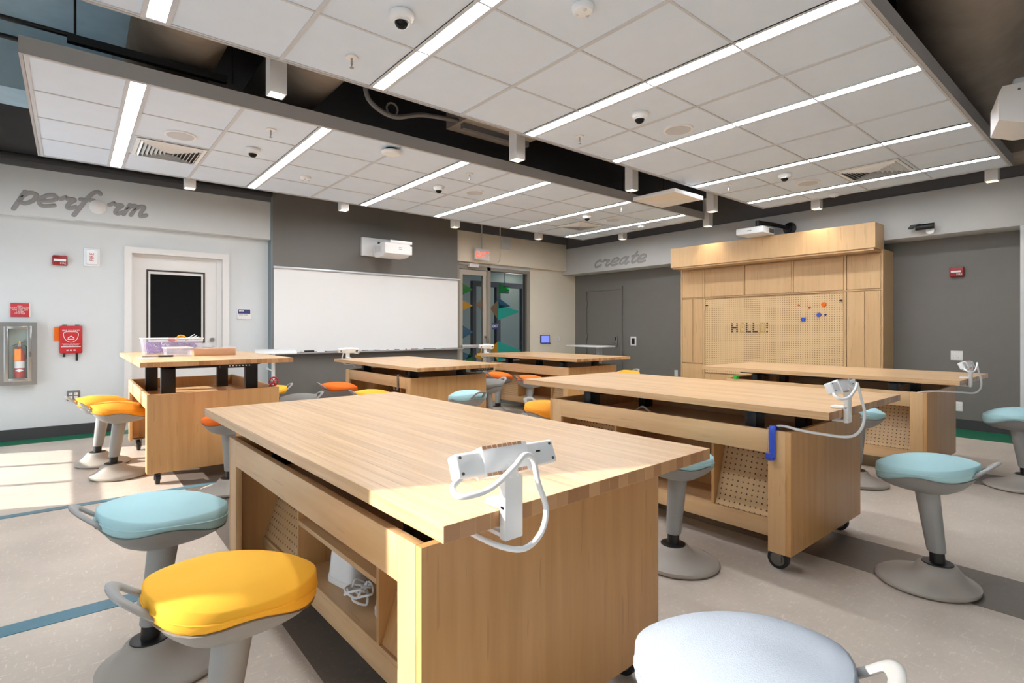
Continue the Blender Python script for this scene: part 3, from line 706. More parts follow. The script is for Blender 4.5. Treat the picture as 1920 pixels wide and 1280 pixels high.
power_clamp(.755, .925, .80, '-y', 'white clamp-on power strip in sunlight on the bench with glue gun stands', [(.045, -.05, .06), (.06, -.06, .0), (.045, -.06, -.05), (0, -.055, -.075), (-.04, -.02, -.07), (-.06, .06, -.06)])
power_clamp(2.86, .948, .817, '-y', 'white clamp-on power strip on the bench with the blue hook', [(.06, -.05, .05), (.075, -.06, -.02), (.03, -.06, -.09), (-.06, -.04, -.12), (-.12, .05, -.115), (-.15, .15, -.105), (-.135, .24, -.10), (-.10, .32, -.13)])
power_clamp(5.47, .938, .807, '-y', 'white clamp-on power strip on the bench before the pegboard cabinet', [(.07, -.05, .05), (.10, -.06, -.02), (.06, -.06, -.08), (-.06, -.04, -.105), (-.18, .05, -.095), (-.24, .2, -.10), (-.22, .28, -.12)])
power_clamp(2.79, 6.732, .816, '+y', 'white clamp-on power strip on the bench with the grey hook, whiteboard end', [(.05, -.05, .04), (.06, -.05, -.03), (.03, -.03, -.075), (-.03, .05, -.08), (-.06, .1, -.10)])
power_clamp(5.06, 6.757, .82, '+y', 'white clamp-on power strip on the bench near the glazed door', [(.05, -.05, .04), (.06, -.05, -.03), (.03, -.03, -.075), (-.03, .05, -.08), (-.06, .1, -.10)])

# hooks hung over the rails
def hook(x, y, out, mat, label, big=1.0):
    """out = +1/-1 : side of the rail (x) the hook hangs on"""
    e = empty('rail_hook', (x, y, .70), 0, label, 'hook', 'printed rail hooks')
    t_ = .009 * big; o = out
    P = [(0 - o * .026, -.05), (0 - o * .026, .002), (o * (t_), .002 + t_ * .2), (o * t_, -.125 * big), (o * .045 * big, -.135 * big), (o * .05 * big, -.105 * big)]
    pts = [(p[0], 0, p[1] + (.006 if i in (1, 2) else 0)) for i, p in enumerate(P)]
    MB().tube(pts, .005 * big, seg=8, sub=4, rw=.017 * big).build('hook_body', mat, e, ang=60)
    return e
hook(2.665, 1.20, -1, 'blue_plastic', 'blue plastic hook over the bench side rail')
hook(2.645, 5.06, -1, 'grey_plastic', 'grey plastic hook over the bench side rail by the yellow stool')
hook(1.39, 5.02, 1, 'red', 'red plastic hook on the raised bench beside the grey stool')
tag(box(5.115, 5.165, 2.66, 2.70, .70, .735, .004).build('rail_clip', 'green_plastic'), 'small bright green clip on the bench rail before the pegboard cabinet', 'clip')
w_ = empty('toy_wheel', (1.37, 4.93, .70), 0, 'small dark red spoked wheel on the raised bench rail', 'wheel')
MB().tube([(.036 * math.cos(k * .6283), 0, .04 + .036 * math.sin(k * .6283)) for k in range(10)], .006, seg=8, sub=3, closed=True).build('rim', 'red', w_)
sp_ = MB()
for k in range(3): sp_.cyl((.034 * math.cos(k * 1.047), 0, .04 + .034 * math.sin(k * 1.047)), (-.034 * math.cos(k * 1.047), 0, .04 - .034 * math.sin(k * 1.047)), .004, seg=6)
sp_.build('spokes', 'red', w_)

# glue gun stands and cable inside the cubby of the first bench
def stand(x, y, rz, label):
    e = empty('tool_stand', (x, y, .2125), R(rz), label, 'tool stand', 'white tool stands')
    rings = []
    for z, sx, sy in ((.0, .060, .085), (.022, .060, .085), (.024, .057, .082), (.09, .052, .075), (.145, .046, .064)):
        rg = []
        for k in range(32):
            a = 2 * math.pi * k / 32; c, s_ = math.cos(a), math.sin(a)
            X = sx * math.copysign(abs(c) ** .5, c); Y = sy * math.copysign(abs(s_) ** .5, s_)
            rg.append((X, Y, z + (.02 * (Y / sy) if z > .1 else 0)))
        rings.append(rg)
    b = MB().loft(rings, cap=True).build('body', 'white_gloss', e, ang=50)
    inn = MB(); inn.lathe([(.0, .149), (.034, .149), (.036, .152), (.0, .152)], (-.004, -.006, 0), 24).build('opening', 'ink', b)
    for k, (px, py) in enumerate(((-.018, -.02), (.004, .01), (-.01, .02))): MB().cyl((px, py, .14), (px - .012, py - .01, .178 - .006 * k), .007, seg=10).build('pen', 'white_mat', e)
    MB().lathe([(0, .152), (.022, .152), (.022, .17), (.016, .176), (0, .176)], (.016, -.014, 0), 20).build('cap', 'pale_blue', e)
    return e
stand(.845, 2.02, 12, 'white plastic tool stand with pens beside the perforated divider')
stand(.86, 1.66, -6, 'white plastic tool stand half hidden at the cubby end')
pts = []
for k in range(34):
    a = k * .95; r = .045 + .018 * math.sin(k * 1.7)
    pts.append((.80 + r * math.cos(a) * .8, 1.83 + r * math.sin(a), .222 + .028 * (.5 + .5 * math.sin(k * 2.3)) + .0012 * k))
tag(MB().tube(pts, .0042, seg=6, sub=5).build('cable_coil', 'white'), 'tangled white cable coil between the tool stands', 'cable')

# ------------------------------------------------------------------ things on the raised bench (top at .957)
zt = .957
def bin_(name, cx, cy, sx, sy, h_, label, rz=0):
    e = empty(name, (cx, cy, zt), R(rz), label, 'bin'); t_ = .003
    b = MB(); k = .92
    for s_ in (-1, 1):
        b.loft([[(s_ * sx * k, -sy * k, 0), (s_ * sx * k, sy * k, 0), (s_ * (sx * k - t_), sy * k, 0), (s_ * (sx * k - t_), -sy * k, 0)], [(s_ * sx, -sy, h_), (s_ * sx, sy, h_), (s_ * (sx - t_), sy, h_), (s_ * (sx - t_), -sy, h_)]])
        b.loft([[(-sx * k, s_ * sy * k, 0), (sx * k, s_ * sy * k, 0), (sx * k, s_ * (sy * k - t_), 0), (-sx * k, s_ * (sy * k - t_), 0)], [(-sx, s_ * sy, h_), (sx, s_ * sy, h_), (sx, s_ * (sy - t_), h_), (-sx, s_ * (sy - t_), h_)]])
    b.box(-sx * k, sx * k, -sy * k, sy * k, 0, .003); b.build('tub', 'bin', e)
    MB().tube([(-sx, -sy, h_), (sx, -sy, h_), (sx, sy, h_), (-sx, sy, h_)], .006, seg=6, sub=1, closed=True).build('rim', 'white_mat', e); return e
bin_('plastic_bin', .77, 6.22, .25, .15, .15, 'clear plastic bin with purple craft wire on the raised bench')
tw = MB()
for k in range(70):
    x, y = .77 + random.uniform(-.2, .19), 6.22 + random.uniform(-.11, .11); z = zt + .01
    p = [(x, y, z + random.uniform(0, .02))]
    for j in range(4): p.append((min(.97, max(.57, p[-1][0] + random.uniform(-.08, .08))), min(6.33, max(6.11, p[-1][1] + random.uniform(-.05, .05))), z + random.uniform(0, .1)))
    tw.tube(p, .005, seg=4, sub=3)
tag(tw.build('craft_wire', 'purple'), 'tangle of purple craft wire inside the clear bin', 'craft wire', kind='stuff')
e = empty('craft_scraps', (.80, 6.20, zt + .118), 0, 'red and amber foam scraps with white sticks on top of the bin', 'craft scraps')
MB().box(-.06, -.01, -.05, .02, 0, .045, .006).build('red_scrap', 'red', e); MB().tube([(.0, 0, .01), (.03, .01, .055), (.07, .0, .05), (.09, -.02, .015)], .010, seg=8).build('amber_loop', 'amber', e)
for a in (0, 1, 2): MB().cyl((.08 + .03 * a, -.02, .02), (.17 + .015 * a, .04 - .03 * a, .07 - .012 * a), .004, seg=6).build('stick', 'white', e)
bin_('plastic_tray', .74, 5.62, .10, .13, .075, 'small clear plastic tray beside the tan block')
e = tag(MB().box(.85, 1.19, 5.50, 5.72, zt + .001, zt + .062, .004).build('cardboard_box', 'tan'), 'flat tan cardboard box on the raised bench beside the small clear tray', 'box'); 
MB().box(.845, 1.195, 5.495, 5.725, zt + .0625, zt + .078, .003).build('clear_lid', 'bin', e)
e = empty('pliers', (.56, 5.50, zt), R(-20), 'dark handled pliers lying on the raised bench', 'pliers')
MB().tube([(-.09, .02, .008), (-.03, .008, .008), (.0, 0, .008), (.03, -.004, .008)], .006, seg=8).tube([(-.09, -.02, .008), (-.03, -.008, .008), (0, 0, .008), (.03, .004, .008)], .006, seg=8).build('jaws', 'steel', e)
for s_ in (-1, 1): MB().tube([(.02, s_ * -.002, .008), (.07, s_ * .012, .008), (.13, s_ * .022, .008)], .008, seg=8).build('grip', 'black', e)
tag(MB().box(.42, .53, 5.20, 5.34, zt + .001, zt + .004).build('paper_sheet', 'white'), 'small white paper scrap near the pliers', 'paper')

# ------------------------------------------------------------------ whiteboard and projector on the grey wall
e = empty('whiteboard', (3.635, 7.68, .86), 0, 'long whiteboard on the dark grey wall', 'whiteboard')
box(-1.505, 1.50, -.018, -.001, .02, 1.17).build('board', 'board', e)
box(-1.512, 1.54, -.045, -.001, 1.17, 1.20, .004).build('top_rail', 'alu', e); 
tr = MB(); tr.box(-1.49, 1.55, -.115, -.001, -.005, .004); tr.box(-1.49, 1.55, -.118, -.109, -.005, .016); tr.build('pen_tray', 'alu', e)
for i, (x, c) in enumerate(((2.42, 'navy'), (2.76, 'black'), (3.32, 'navy'), (3.52, 'ink'), (3.72, 'red'), (3.86, 'navy'), (4.05, 'black'), (4.15, 'red'), (4.38, 'navy'), (4.72, 'green_plastic'))):
    e = empty('marker', (x, 7.60, .874), R(random.uniform(-8, 8)), '%s whiteboard marker with white barrel, %s along the tray' % ({'navy': 'blue capped', 'black': 'black capped', 'ink': 'dark grey capped', 'red': 'red capped', 'green_plastic': 'green capped'}[c], ['first from the lectern', 'second from the lectern', 'third from the lectern', 'fourth from the lectern', 'fifth from the lectern', 'sixth from the lectern', 'seventh from the lectern', 'eighth from the lectern', 'ninth from the lectern', 'nearest the glazed door'][i]), 'marker', 'whiteboard markers')
    MB().cyl((-.06, 0, 0), (.04, 0, 0), .010, seg=10).build('barrel', 'white', e); MB().cyl((.04, 0, 0), (.075, 0, 0), .0105, seg=10).build('cap', c, e)
e = tag(MB().box(2.52, 2.65, 7.575, 7.625, .8645, .9, .004).build('board_eraser', 'black'), 'black felt eraser on the whiteboard tray', 'eraser')
e = empty('wall_projector', (3.66, 7.68, 2.45), 0, 'white short throw projector on a wall plate above the whiteboard', 'projector')
box(-.28, .30, -.06, -.001, -.14, .14, .006).build('wall_plate', 'white', e)
box(-.03, .14, -.066, -.058, -.03, .09).build('cable_opening', 'ink', e)
box(.0, .10, -.42, -.055, .035, .06, .003).build('arm', 'white', e); box(-.10, .26, -.62, -.28, -.0, .045, .008).build('mount_plate', 'white', e)
b = MB(); b.prism([(-.62, -.0005), (-.22, -.0005), (-.22, -.15), (-.30, -.19), (-.55, -.19), (-.62, -.15)], 'x', -.18, .22); b.box(.22, .27, -.60, -.25, -.15, -.02, .01)
b.build('body', 'white_mat', e); gr = MB()
for k in range(5): gr.box(-.182, -.179, -.50 + k * .045, -.475 + k * .045, -.12, -.03)
gr.build('side_vents', 'grid', e)
m_ = MB(); m_.box(.04, .09, -.6215, -.6195, -.06, -.053); m_.box(.04, .09, -.6215, -.6195, -.085, -.078); m_.build('marks', 'letter_grey', e)

# ------------------------------------------------------------------ items on the white wall
e = empty('fire_alarm', (-.095, YW, 1.965), 0, 'red fire alarm box on the white wall beside the strobe', 'fire alarm')
MB().box(-.065, .065, -.05, -.001, -.055, .055, .012).build('case', 'dark_red', e); box(-.052, .052, -.053, -.049, -.012, .014).build('strobe_lens', 'white_gloss', e); text_mesh('lettering', 'FIRE', .03, 'white', e, (.028, -.0515, -.033), ROT_Y)
e = empty('fire_strobe', (.185, YW, 2.025), 0, 'white fire strobe with red vertical lettering', 'strobe')
MB().box(-.075, .075, -.02, -.001, -.105, .105, .006).box(-.055, .055, -.055, -.018, -.085, .085, .014).build('case', 'white_gloss', e)
text_mesh('lettering', 'FIRE', .052, 'red', e, (.0, -.0565, 0), (R(90), R(-90), 0))
e = empty('safety_sign', (-.425, YW, 1.405), 0, 'red sign about fire extinguisher use above the steel cabinet', 'sign')
MB().box(-.075, .075, -.018, -.001, -.075, .075, .003).build('plate', 'sign_red', e); box(.0755, .085, -.018, -.001, -.075, .075).build('edge', 'white_mat', e)
text_mesh('lettering', 'FIRE\nEXTINGUISHER\nFOR USE ON\nLASER\nCUTTER', .0225, 'white', e, (0, -.0195, 0), ROT_Y)
e = empty('extinguisher_cabinet', (-.435, YW, .60), 0, 'stainless steel fire extinguisher cabinet with glass front', 'cabinet')
f = MB()
for a, b, c, d_ in ((-.15, -.075, 0, .67), (.075, .15, 0, .67), (-.075, .075, .60, .67), (-.075, .075, 0, .07)): f.box(a, b, -.11, -.012, c, d_)
f.build('door_frame', 'steel', e)
f = MB()
for a, b, c, d_ in ((-.11, -.074, .04, .63), (.074, .11, .04, .63), (-.074, .074, .60, .63), (-.074, .074, .04, .075)): f.box(a, b, -.116, -.109, c, d_, .002)
f.build('inner_frame', 'steel', e)
box(-.15, .15, -.012, -.001, 0, .67).build('back', 'corr_light', e); box(-.076, .076, -.107, -.104, .07, .605).build('pane', 'case_glass', e)
box(.085, .105, -.125, -.115, .30, .36, .003).build('latch', 'zinc', e)
x = empty('fire_extinguisher', (-.425, YW - .058, .672), 0, 'red fire extinguisher with orange tag inside the steel cabinet', 'extinguisher')
MB().lathe([(0, 0), (.040, 0), (.043, .006), (.043, .25), (.038, .285), (.022, .31), (.014, .32), (.014, .34), (0, .34)], seg=24).build('cylinder', 'red', x)
MB().lathe([(.0435, .11), (.0438, .11), (.0438, .185), (.0435, .185)], seg=24).build('label_band', 'white', x)
MB().prism([(-.035, .085), (0, .068), (.035, .085), (0, .102)], 'y', -.0455, -.0435).build('label_diamond', 'white', x)
h_ = MB(); h_.box(-.012, .012, -.012, .012, .335, .37, .002); h_.tube([(-.06, 0, .345), (0, 0, .375), (.055, 0, .39)], .006, seg=6, rw=.010); h_.tube([(-.05, 0, .325), (0, 0, .35), (.05, 0, .352)], .005, seg=6, rw=.009); h_.build('handle', 'steel', x)
MB().lathe([(0, .37), (.012, .37), (.012, .40), (0, .40)], seg=14).build('gauge', 'yellow_pin', x); MB().tube([(.03, 0, .345), (.052, -.0, .33), (.05, .0, .2)], .006, seg=6).build('hose', 'black', x)
box(-.038, .012, -.0475, -.0458, .19, .315).build('tag', 'tag_orange', x)
e = empty('fire_blanket', (.0, YW, 1.08), 0, 'red fire blanket pouch hanging on two hooks', 'fire blanket')
MB().box(-.10, .10, -.05, -.004, -.155, .155, .014).build('pouch', 'red', e)
for xx in (-.055, .055): box(xx - .02, xx + .02, -.03, -.001, .15, .172, .003).build('hook', 'zinc', e)
for xx, ln in ((-.06, .04), (.05, .085)): box(xx - .011, xx + .011, -.03, -.026, -.155 - ln, -.15).build('strap', 'black', e)
box(-.145, -.085, -.018, -.008, -.01, .14).build('tag', 'orange', e)
text_mesh('lettering', 'FIRE BLANKET', .024, 'white', e, (0, -.0515, .10), ROT_Y); text_mesh('lettering', 'PROTECT YOUR FAMILY\nWITH FIRE BLANKET', .0145, 'white', e, (0, -.0515, -.055), ROT_Y)
MB().tube([(-.06, -.051, .08), (0, -.051, .088), (.06, -.051, .08), (.058, -.051, .02), (.03, -.051, -.018), (0, -.051, -.03), (-.03, -.051, -.018), (-.058, -.051, .02)], .003, seg=6, sub=3, closed=True).build('shield_outline', 'white', e)
MB().prism([(-.03, .02), (0, .045), (.03, .02), (.025, .015), (0, .035), (-.025, .015)], 'y', -.0525, -.05).box(-.03, .03, -.0525, -.05, .0, .01).build('house_mark', 'white', e)
st = MB()
for k in range(4): st.box(-.085, .085, -.0518, -.05, -.083 - .0 , -.076) if k == 0 else st.box(-.07 + k * .03, -.05 + k * .03, -.0518, -.05, -.125, -.112)
st.build('white_marks', 'white', e)
def outlet(x, y, z, axis, label, quad=True, sw=None):
    e = empty('wall_plate', (x, y, z), 0 if axis == 'y' else R(-90), label, 'outlet' if not sw else 'switch', 'wall plates')
    hw = .057 if quad else .035
    MB().box(-hw, hw, -.008, -.001, -.057, .057, .003).build('plate', 'white_mat' if not (axis == 'y' and quad) else 'zinc', e)
    for cx in ((-.023, .023) if quad else ((-.014, .014) if sw else (0,))):
        if sw: box(cx - .009, cx + .009, -.011, -.008, -.033, .033).build('rocker', 'white', e)
        else:
            for cz in (-.02, .02):
                r_ = MB().box(cx - .016, cx + .016, -.0105, -.008, cz - .014, cz + .014, .003).build('receptacle', 'white', e)
                box(cx - .008, cx - .005, -.0112, -.0103, cz - .004, cz + .006).build('slot', 'ink', r_)
outlet(.02, YW, .445, 'y', 'steel double outlet plate below the fire blanket'); outlet(7.73, YW - .004, .985, 'y', 'white light switch plate beside the blue tablet', False, True)
outlet(XW, 1.52, .88, 'x', 'white double outlet plate on the grey wall below the red alarm'); outlet(XW, 1.50, .27, 'x', 'white outlet plate low on the grey wall by the bench', False); outlet(XW, 5.38, .42, 'x', 'small white outlet low on the grey wall beside the cabinet', False)
e = empty('room_sign', (1.795, YW, 1.40), 0, 'small blue and white room sign beside the white door', 'sign')
MB().box(-.085, .085, -.014, -.001, -.07, .07, .002).build('plate', 'white_mat', e); box(-.075, .075, -.016, -.0135, .005, .062).build('blue_band', 'navy', e)
mk = MB()
for k in range(4): mk.box(-.064 + k * .016, -.052 + k * .016, -.0168, -.0155, .034, .05)
mk.build('white_marks', 'white_mat', e)['kind'] = 'stuff'
mk = MB(); mk.box(-.066, -.012, -.0148, -.0135, -.016, -.008); mk.box(-.002, .044, -.0148, -.0135, -.016, -.008); mk.build('grey_marks', 'letter_grey', e)['kind'] = 'stuff'
# red alarm, reader, camera on the grey wall
e = empty('fire_alarm', (XW, 1.515, 1.885), R(-90), 'red fire alarm box on the dark grey wall beside the cabinet', 'fire alarm')
MB().box(-.068, .068, -.05, -.001, -.06, .06, .012).build('case', 'dark_red', e); box(-.052, .042, -.053, -.049, -.008, .014).build('strobe_lens', 'white_gloss', e); text_mesh('lettering', 'FIRE', .03, 'white', e, (.028, -.0515, -.033), ROT_Y)
e = empty('card_reader', (XW, 6.305, .97), R(-90), 'black card reader with white surround beside the grey door', 'card reader')
MB().box(-.065, .065, -.012, -.001, -.085, .085, .004).build('surround', 'white', e); MB().box(-.035, .035, -.022, -.011, -.055, .055, .003).build('reader', 'black', e)
e = empty('tablet', (7.335, YW - .004, .995), 0, 'wall mounted tablet with blue screen beside the glazed door', 'tablet')
MB().box(-.125, .125, -.025, -.001, -.085, .085, .006).build('case', 'navy', e); box(-.108, .108, -.027, -.0245, -.07, .07).build('screen', 'screen', e); MB().sphere((.135, -.02, -.085), .018, u=10, v=8).build('sensor', 'grey_plastic', e)
e = empty('security_camera', (7.85, 1.72, 2.40), 0, 'black bullet camera with white mount on the white soffit', 'camera')
MB().cyl((-.001, -.03, -.04), (-.05, -.03, -.04), .04, seg=20).build('mount', 'white', e)
MB().cyl((-.08, -.08, .01), (-.09, .10, .005), .035, seg=20).build('body', 'black', e); MB().prism([(.05, .045), (.14, .04), (.17, .0), (.14, -.0)], 'x', -.12, -.05).build('hood', 'black', e); MB().cyl((-.04, -.03, -.03), (-.08, -.02, .0), .014, seg=10).build('arm', 'white', e)
# exit sign and junction box above the glazed door
e = empty('exit_sign', (5.60, 7.60, 2.515), R(0), 'glowing red exit sign hanging above the glazed door', 'sign')
MB().box(-.15, .155, -.03, .03, -.10, .10, .004).build('case', 'white_mat', e); text_mesh('lettering', 'EXIT', .15, 'exit_red', e, (.0, -.0315, -.01), ROT_Y, .001)
MB().cyl((-.0, 0, .10), (-.0, 0, ZD - 2.515), .011, seg=10).build('stem', 'fascia', e)
e = empty('junction_box', (6.22, 7.72, 2.785), 0, 'white square junction box with conduit above the glazed door', 'junction box')
MB().box(-.10, .10, -.05, -.001, -.105, .105, .006).build('case', 'wall_white', e); MB().cyl((-.03, -.052, .02), (-.03, -.049, .02), .008, seg=8).build('knockout', 'ink', e)
MB().tube([(-.13, -.025, ZD - 2.785), (-.13, -.025, .3), (-.13, -.025, -.2), (-.14, -.025, -.33), (-.22, -.025, -.385), (-.4, -.025, -.39)], .009, seg=8, sub=4).build('conduit', 'wall_warm', e)

# ------------------------------------------------------------------ script lettering
GL = {'p': (.72, [[(.06, 1.02), (.06, .4), (.06, -.50)], [(.07, .62), (.26, .97), (.56, .86), (.58, .38), (.34, .04), (.10, .14)]]),
      'e': (.76, [[(.12, .44), (.46, .50), (.64, .76), (.42, 1.02), (.14, .84), (.04, .40), (.24, .02), (.52, .04), (.72, .14)]]),
      'r': (.76, [[(.0, .75), (.16, .98), (.17, .98), (.30, .80), (.46, .86), (.58, .80), (.46, .48), (.46, .14), (.60, .04), (.78, .22)]]),
      'f': (.50, [[(.66, 1.62), (.52, 1.78), (.34, 1.64), (.24, 1.1), (.18, .3), (.12, -.50)], [(-.02, .94), (.26, .96), (.54, .98)]]),
      'o': (.72, [[(.34, .98), (.08, .74), (.08, .26), (.34, .02), (.60, .26), (.60, .74)]]),
      'm': (1.2, [[(.08, .98), (.06, .04)], [(.08, .62), (.24, .94), (.42, .90), (.42, .5), (.40, .04)], [(.42, .60), (.60, .94), (.80, .90), (.80, .4), (.86, .06), (1.0, .06), (1.12, .2)]]),
      'c': (.66, [[(.54, .76), (.38, .98), (.12, .82), (.05, .42), (.20, .05), (.46, .06), (.66, .26)]]),
      'a': (.86, [[(.54, .84), (.34, .98), (.10, .72), (.06, .28), (.22, .04), (.44, .24), (.56, .62)], [(.60, .96), (.56, .4), (.60, .06), (.74, .06), (.86, .22)]]),
      't': (.56, [[(.30, 1.52), (.24, .9), (.20, .3), (.32, .04), (.46, .08), (.56, .22)], [(.02, 1.0), (.28, 1.03), (.52, 1.05)]])}
def lettering(word, loc, rz, xh, width, label, wgt=.115):
    e = empty('wall_lettering', loc, rz, label, 'lettering')
    adv = sum(GL[c][0] for c in word) + .06 * len(word); kx = width / (adv * xh); x = 0
    for c in word:
        a, st_ = GL[c]; mb = MB()
        if c == 'o': x += a + .06; mb.bm.free(); continue      # the o is a glass disc
        for s_ in st_:
            cl = (c == 'o')
            pts = [((x + px + .30 * py) * xh * kx, 0, py * xh) for px, py in s_]
            P = smooth_path(pts, 6, cl); r = wgt * xh; rings = []
            n = len(P); sec = 10
            def ring(p, nm, tg, off, k): return [p + tg * off + nm * r * k * math.cos(2 * math.pi * j / sec) + Vector((0, -.004 + .003 * math.sin(2 * math.pi * j / sec), 0)) for j in range(sec)]
            for i in range(n):
                tg = (P[(i + 1) % n] - P[i - 1]) if cl else (P[min(n - 1, i + 1)] - P[max(0, i - 1)])
                tg.normalize(); nm = Vector((tg.z, 0, -tg.x))
                if i == 0 and not cl:
                    for an in (80, 55, 30): rings.append(ring(P[i], nm, tg, -r * math.sin(R(an)), math.cos(R(an))))
                rings.append(ring(P[i], nm, tg, 0, 1))
                if i == n - 1 and not cl:
                    for an in (30, 55, 80): rings.append(ring(P[i], nm, tg, r * math.sin(R(an)), math.cos(R(an))))
            mb.loft(rings, cap=True, closed=cl)
        mb.build('letter_' + c, 'letter_grey', e, ang=80); x += a + .06
    return e
lettering('perform', (-.45, 7.70, 2.535), 0, .128, 1.16, 'grey script lettering perform on the white soffit', .17)
lettering('create', (7.85, 6.98, 2.395), R(-90), .125, 1.22, 'grey script lettering create on the white soffit', .16)
MB().lathe([(0, 0), (.078, 0), (.08, .008), (.05, .024), (0, .03)], (0, 0, 0), 32, Vector((0, -1, 0)).to_track_quat('Z', 'Y')).build('wall_disc', 'white_mat', None, (.235, 7.698, 2.59))
tag(bpy.data.objects['wall_disc'], 'round pale glass disc forming the letter o of perform', 'disc')

# ------------------------------------------------------------------ maple cabinet wall with pegboard (front at x 7.80)
CXF = 7.80; CY0, CY1 = 2.16, 5.02
e = empty('wall_cabinet', (8.0, 3.59, 0), 0, 'tall maple cabinet wall with large pegboard and projecting bridge', 'cabinet')
def cb(name, x0, x1, y0, y1, z0, z1, mat='cab_maple', parent=None, bev=.0015):
    return MB().box(x0 - 8.0, x1 - 8.0, y0 - 3.59, y1 - 3.59, z0, z1, bev, 1).build(name, mat, parent or e)
for y0, y1 in ((CY0, CY0 + .02), (CY1 - .02, CY1)): cb('side_panel', CXF, XW - .002, y0, y1, 0, 2.2)
cb('carcass', CXF + .03, XW - .01, CY0 + .021, CY1 - .021, .02, 2.19)
cb('bridge', 7.51, CXF + .04, CY0, CY1, 2.19, 2.50)
cb('bridge_soffit', 7.53, CXF - .002, CY0 + .02, CY1 - .02, 2.165, 2.189)
cols = [(CY0 + .02, 2.57), (2.60, 3.235), (3.255, 3.935), (3.955, 4.59), (4.62, CY1 - .02)]
for y in (2.57, 4.59): cb('stile', CXF + .001, CXF + .029, y, y + .03, .02, 2.164)
for y in (3.235, 3.935): cb('stile', CXF + .001, CXF + .029, y, y + .02, 1.705, 2.164)
for (y0, y1) in cols: cb('top_door', CXF + .006, CXF + .029, y0 + .006, y1 - .006, 1.712, 2.150)
cb('rail', CXF + .001, CXF + .029, CY0 + .021, CY1 - .021, 1.690, 1.704)
for (y0, y1) in (cols[0], cols[4]):
    dr = cb('tall_door', CXF + .006, CXF + .029, y0 + .006, y1 - .006, .65, 1.684)
    cb('edge_pull', CXF - .010, CXF + .0055, (y0 + y1) / 2 - .012, (y0 + y1) / 2 + .012, .67, 1.68, 'cab_maple', dr)
    cb('lower_door', CXF + .006, CXF + .029, y0 + .006, y1 - .006, .10, .635)
cb('lower_panel', CXF + .006, CXF + .029, 2.606, 4.584, .10, .49)
pb = MB().box(-.006, .006, -.99, .99, -.58, .58).build('pegboard', 'peg_wall', e, (CXF + .012 - 8.0, 3.595 - 3.59, 1.09))
for y0, y1, q in ((2.60, 2.615, 1), (4.575, 4.59, -1)):
    cb('corner_bracket', CXF - .004, CXF + .005, y0, y1, 1.5, 1.68); cb('corner_bracket', CXF - .004, CXF + .005, *( (y0, y0 + .16) if q > 0 else (y1 - .16, y1)), 1.668, 1.684)
for y in (2.63, 4.55): cb('clip', CXF - .012, CXF + .0055, y - .018, y + .018, 1.565, 1.585, 'black')
# pegs in the board
for y, z, r, c, l in ((2.84, 1.53, .032, 'orange', 'large orange round peg'), (3.02, 1.49, .014, 'red', 'small red peg'), (3.16, 1.53, .013, 'orange', 'small orange peg'), (2.90, 1.39, .029, 'navy', 'large blue round peg'), (2.82, 1.39, .013, 'navy', 'small dark blue peg beside the large blue one')):
    tag(MB().cyl((CXF + .0058, y, z), (CXF - .012, y, z), r, r * .92, seg=20).build('peg', 'blue_plastic' if (c == 'navy' and r > .02) else c), l + ' in the wall pegboard', 'peg', 'coloured pegs')
tag(box(CXF - .012, CXF + .0058, 3.074, 3.126, 1.307, 1.358, .002).build('peg', 'blue_plastic'), 'square blue peg in the wall pegboard', 'peg', 'coloured pegs')
FONT5 = {'H': ['1001', '1001', '1111', '1001', '1001'], 'E': ['111', '100', '110', '100', '111'], 'L': ['100', '100', '100', '100', '111'], 'O': ['111', '101', '101', '101', '111'], '!': ['1', '1', '1', '0', '1']}
e = empty('peg_lettering', (CXF + .0058, 4.13, 1.28), R(-90), 'word HELLO spelled in grey and yellow pegs on the pegboard', 'lettering')
x = 0
for c, m in zip('HELLO!', ('ink', 'yellow_pin', 'ink', 'ink', 'yellow_pin', 'ink')):
    mb = MB()
    for r_, row in enumerate(FONT5[c]):
        for k, b in enumerate(row):
            if b == '1': mb.cyl((x + k * .0265, -.0005, -r_ * .0305), (x + k * .0265, -.014, -r_ * .0305), .0105, seg=8)
    mb.build('letter', m, e); x += len(FONT5[c][0]) * .0265 + .022

# projector on black arm above the cabinet
e = empty('arm_projector', (7.85, 3.30, 2.62), 0, 'white projector on a black arm above the maple cabinet', 'projector')
MB().lathe([(0, 0), (.09, 0), (.085, .02), (.05, .03), (.04, .06), (0, .06)], (0, 0, 0), 24, Vector((-1, 0, 0)).to_track_quat('Z', 'Y')).build('wall_mount', 'black', e)
MB().tube([(-.05, 0, .0), (-.25, .10, .04), (-.50, .22, .06)], .028, seg=10, sub=3).build('arm', 'black', e); MB().cyl((-.50, .22, .08), (-.50, .22, -.01), .03, seg=14).build('joint', 'black', e)
MB().box(-.58, -.42, .12, .32, -.022, -.010).build('bracket', 'steel', e)
MB().box(-.68, -.34, .06, .44, -.115, -.025, .012).build('body', 'white', e); box(-.50, -.36, .0595, .0605, -.10, -.04).build('vent_grille', 'zinc', e); box(-.6815, -.6795, .22, .28, -.075, -.068).build('badge', 'ink', e)
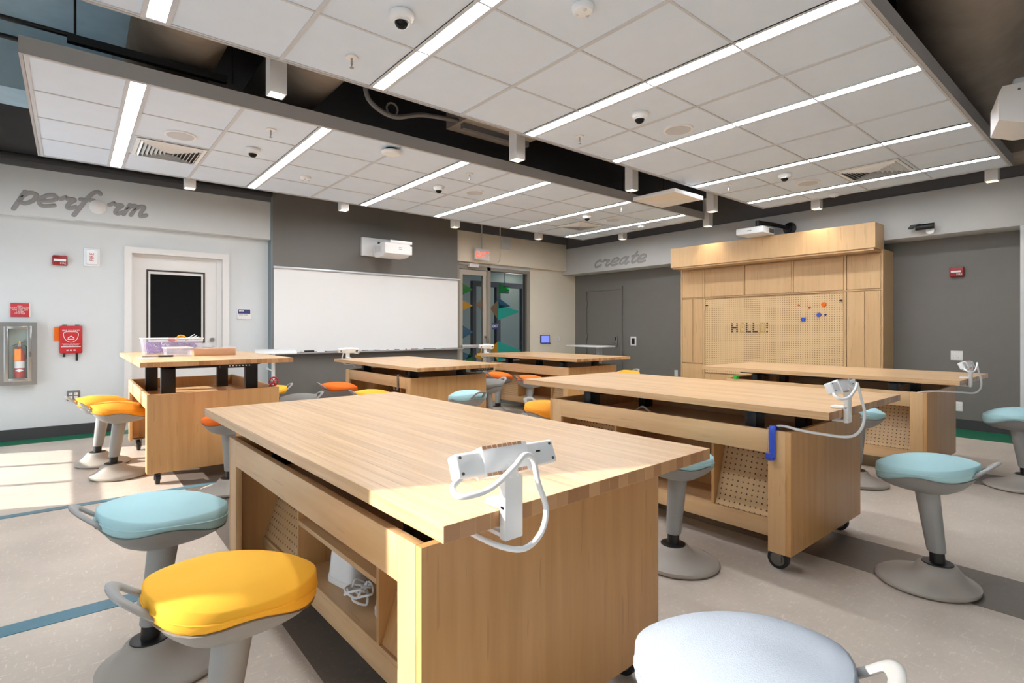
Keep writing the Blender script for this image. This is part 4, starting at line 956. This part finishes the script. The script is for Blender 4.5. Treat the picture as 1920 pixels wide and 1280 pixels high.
# big projector hanging in front of the dark duct
e = empty('ceiling_projector', (5.03, .50, 2.80), R(14), 'large white projector hanging beside the ceiling panel edge', 'projector')
b = MB(); b.prism([(-.22, -.05), (-.16, .02), (.20, .02), (.22, -.02), (.22, -.20), (.10, -.245), (-.10, -.245), (-.22, -.15)], 'x', -.20, .22); b.build('body', 'white_mat', e)
MB().box(-.12, .14, -.14, .14, .021, .085, .015).build('mount_box', 'white', e); MB().tube([(0, -.13, .055), (0, -.62, .055), (0, -.62, ZD - 2.8)], .022, seg=12, sub=1).build('drop_pole', 'white', e)
MB().cyl((-.202, -.05, -.13), (-.19, -.05, -.13), .05, seg=20).build('lens', 'dark_glass', e)
for y in (-.10, .12): MB().cyl((-.2015, y, -.02), (-.199, y, -.02), .008, seg=8).build('screw', 'zinc', e)

# ------------------------------------------------------------------ white lectern and white desk
e = empty('lectern', (2.02, 7.18, 0), R(-14), 'white lectern with tilted top beside the whiteboard', 'lectern')
box(-.24, .24, -.20, .22, 0, .018, .004).build('top', 'white', e, (0, 0, .90), (R(5), 0, 0))
MB().cyl((-.03, 0, .02), (-.03, 0, .905), .022, seg=16).build('post', 'white', e); MB().cyl((-.03, -.015, .66), (-.10, -.05, .70), .008, seg=8).sphere((-.10, -.05, .70), .016, u=10, v=8).build('lever', 'white', e)
MB().box(-.2, .14, -.04, .04, .0, .03, .01).box(-.07, .01, -.22, .22, 0, .03, .01).build('foot', 'white', e)
e = empty('standing_desk', (7.55, 6.80, 0), 0, 'narrow white standing desk in front of the grey door', 'desk')
box(-.23, .23, -.42, .42, .865, .89, .003).build('top', 'white', e); box(-.04, .04, -.26, -.18, .05, .865).build('leg', 'alu', e); box(-.22, .22, -.27, -.17, 0, .05, .006).build('foot', 'white', e)
# dark cable loop and wire under the raised bench
tag(MB().tube([(1.02, 5.2, .012), (1.10, 5.0, .012), (1.25, 4.98, .012), (1.30, 5.15, .012), (1.15, 5.3, .014)], .008, seg=8).build('floor_cable', 'black'), 'black power cable looped on the floor under the raised bench', 'cable')
for i, (x, y, l) in enumerate(((3.05, 2.25, 'white cable hump lying in the tray of the bench with blue hook'), (1.0, 1.9, 'white cable lying in the tray of the bench with glue gun stands'), (2.95, 5.6, 'white cable lying in the tray of the bench with the grey hook'))):
    tag(MB().tube([(x - .1, y - .2, .605), (x - .06, y - .1, .64), (x - .02, y, .665), (x + .02, y + .1, .62), (x + .05, y + .25, .605)], .007, seg=8).build('tray_cable', 'white'), l, 'cable', 'tray cables')
# the first bench has a plain board behind its near corner post
for o in benches[0].children:
    if o.name.startswith('pegboard') and o.location.x < 0 and o.location.y < 0:
        o.data = o.data.copy(); o.data.materials[0] = M['maple_v_shaded']; o.name = 'back_board'
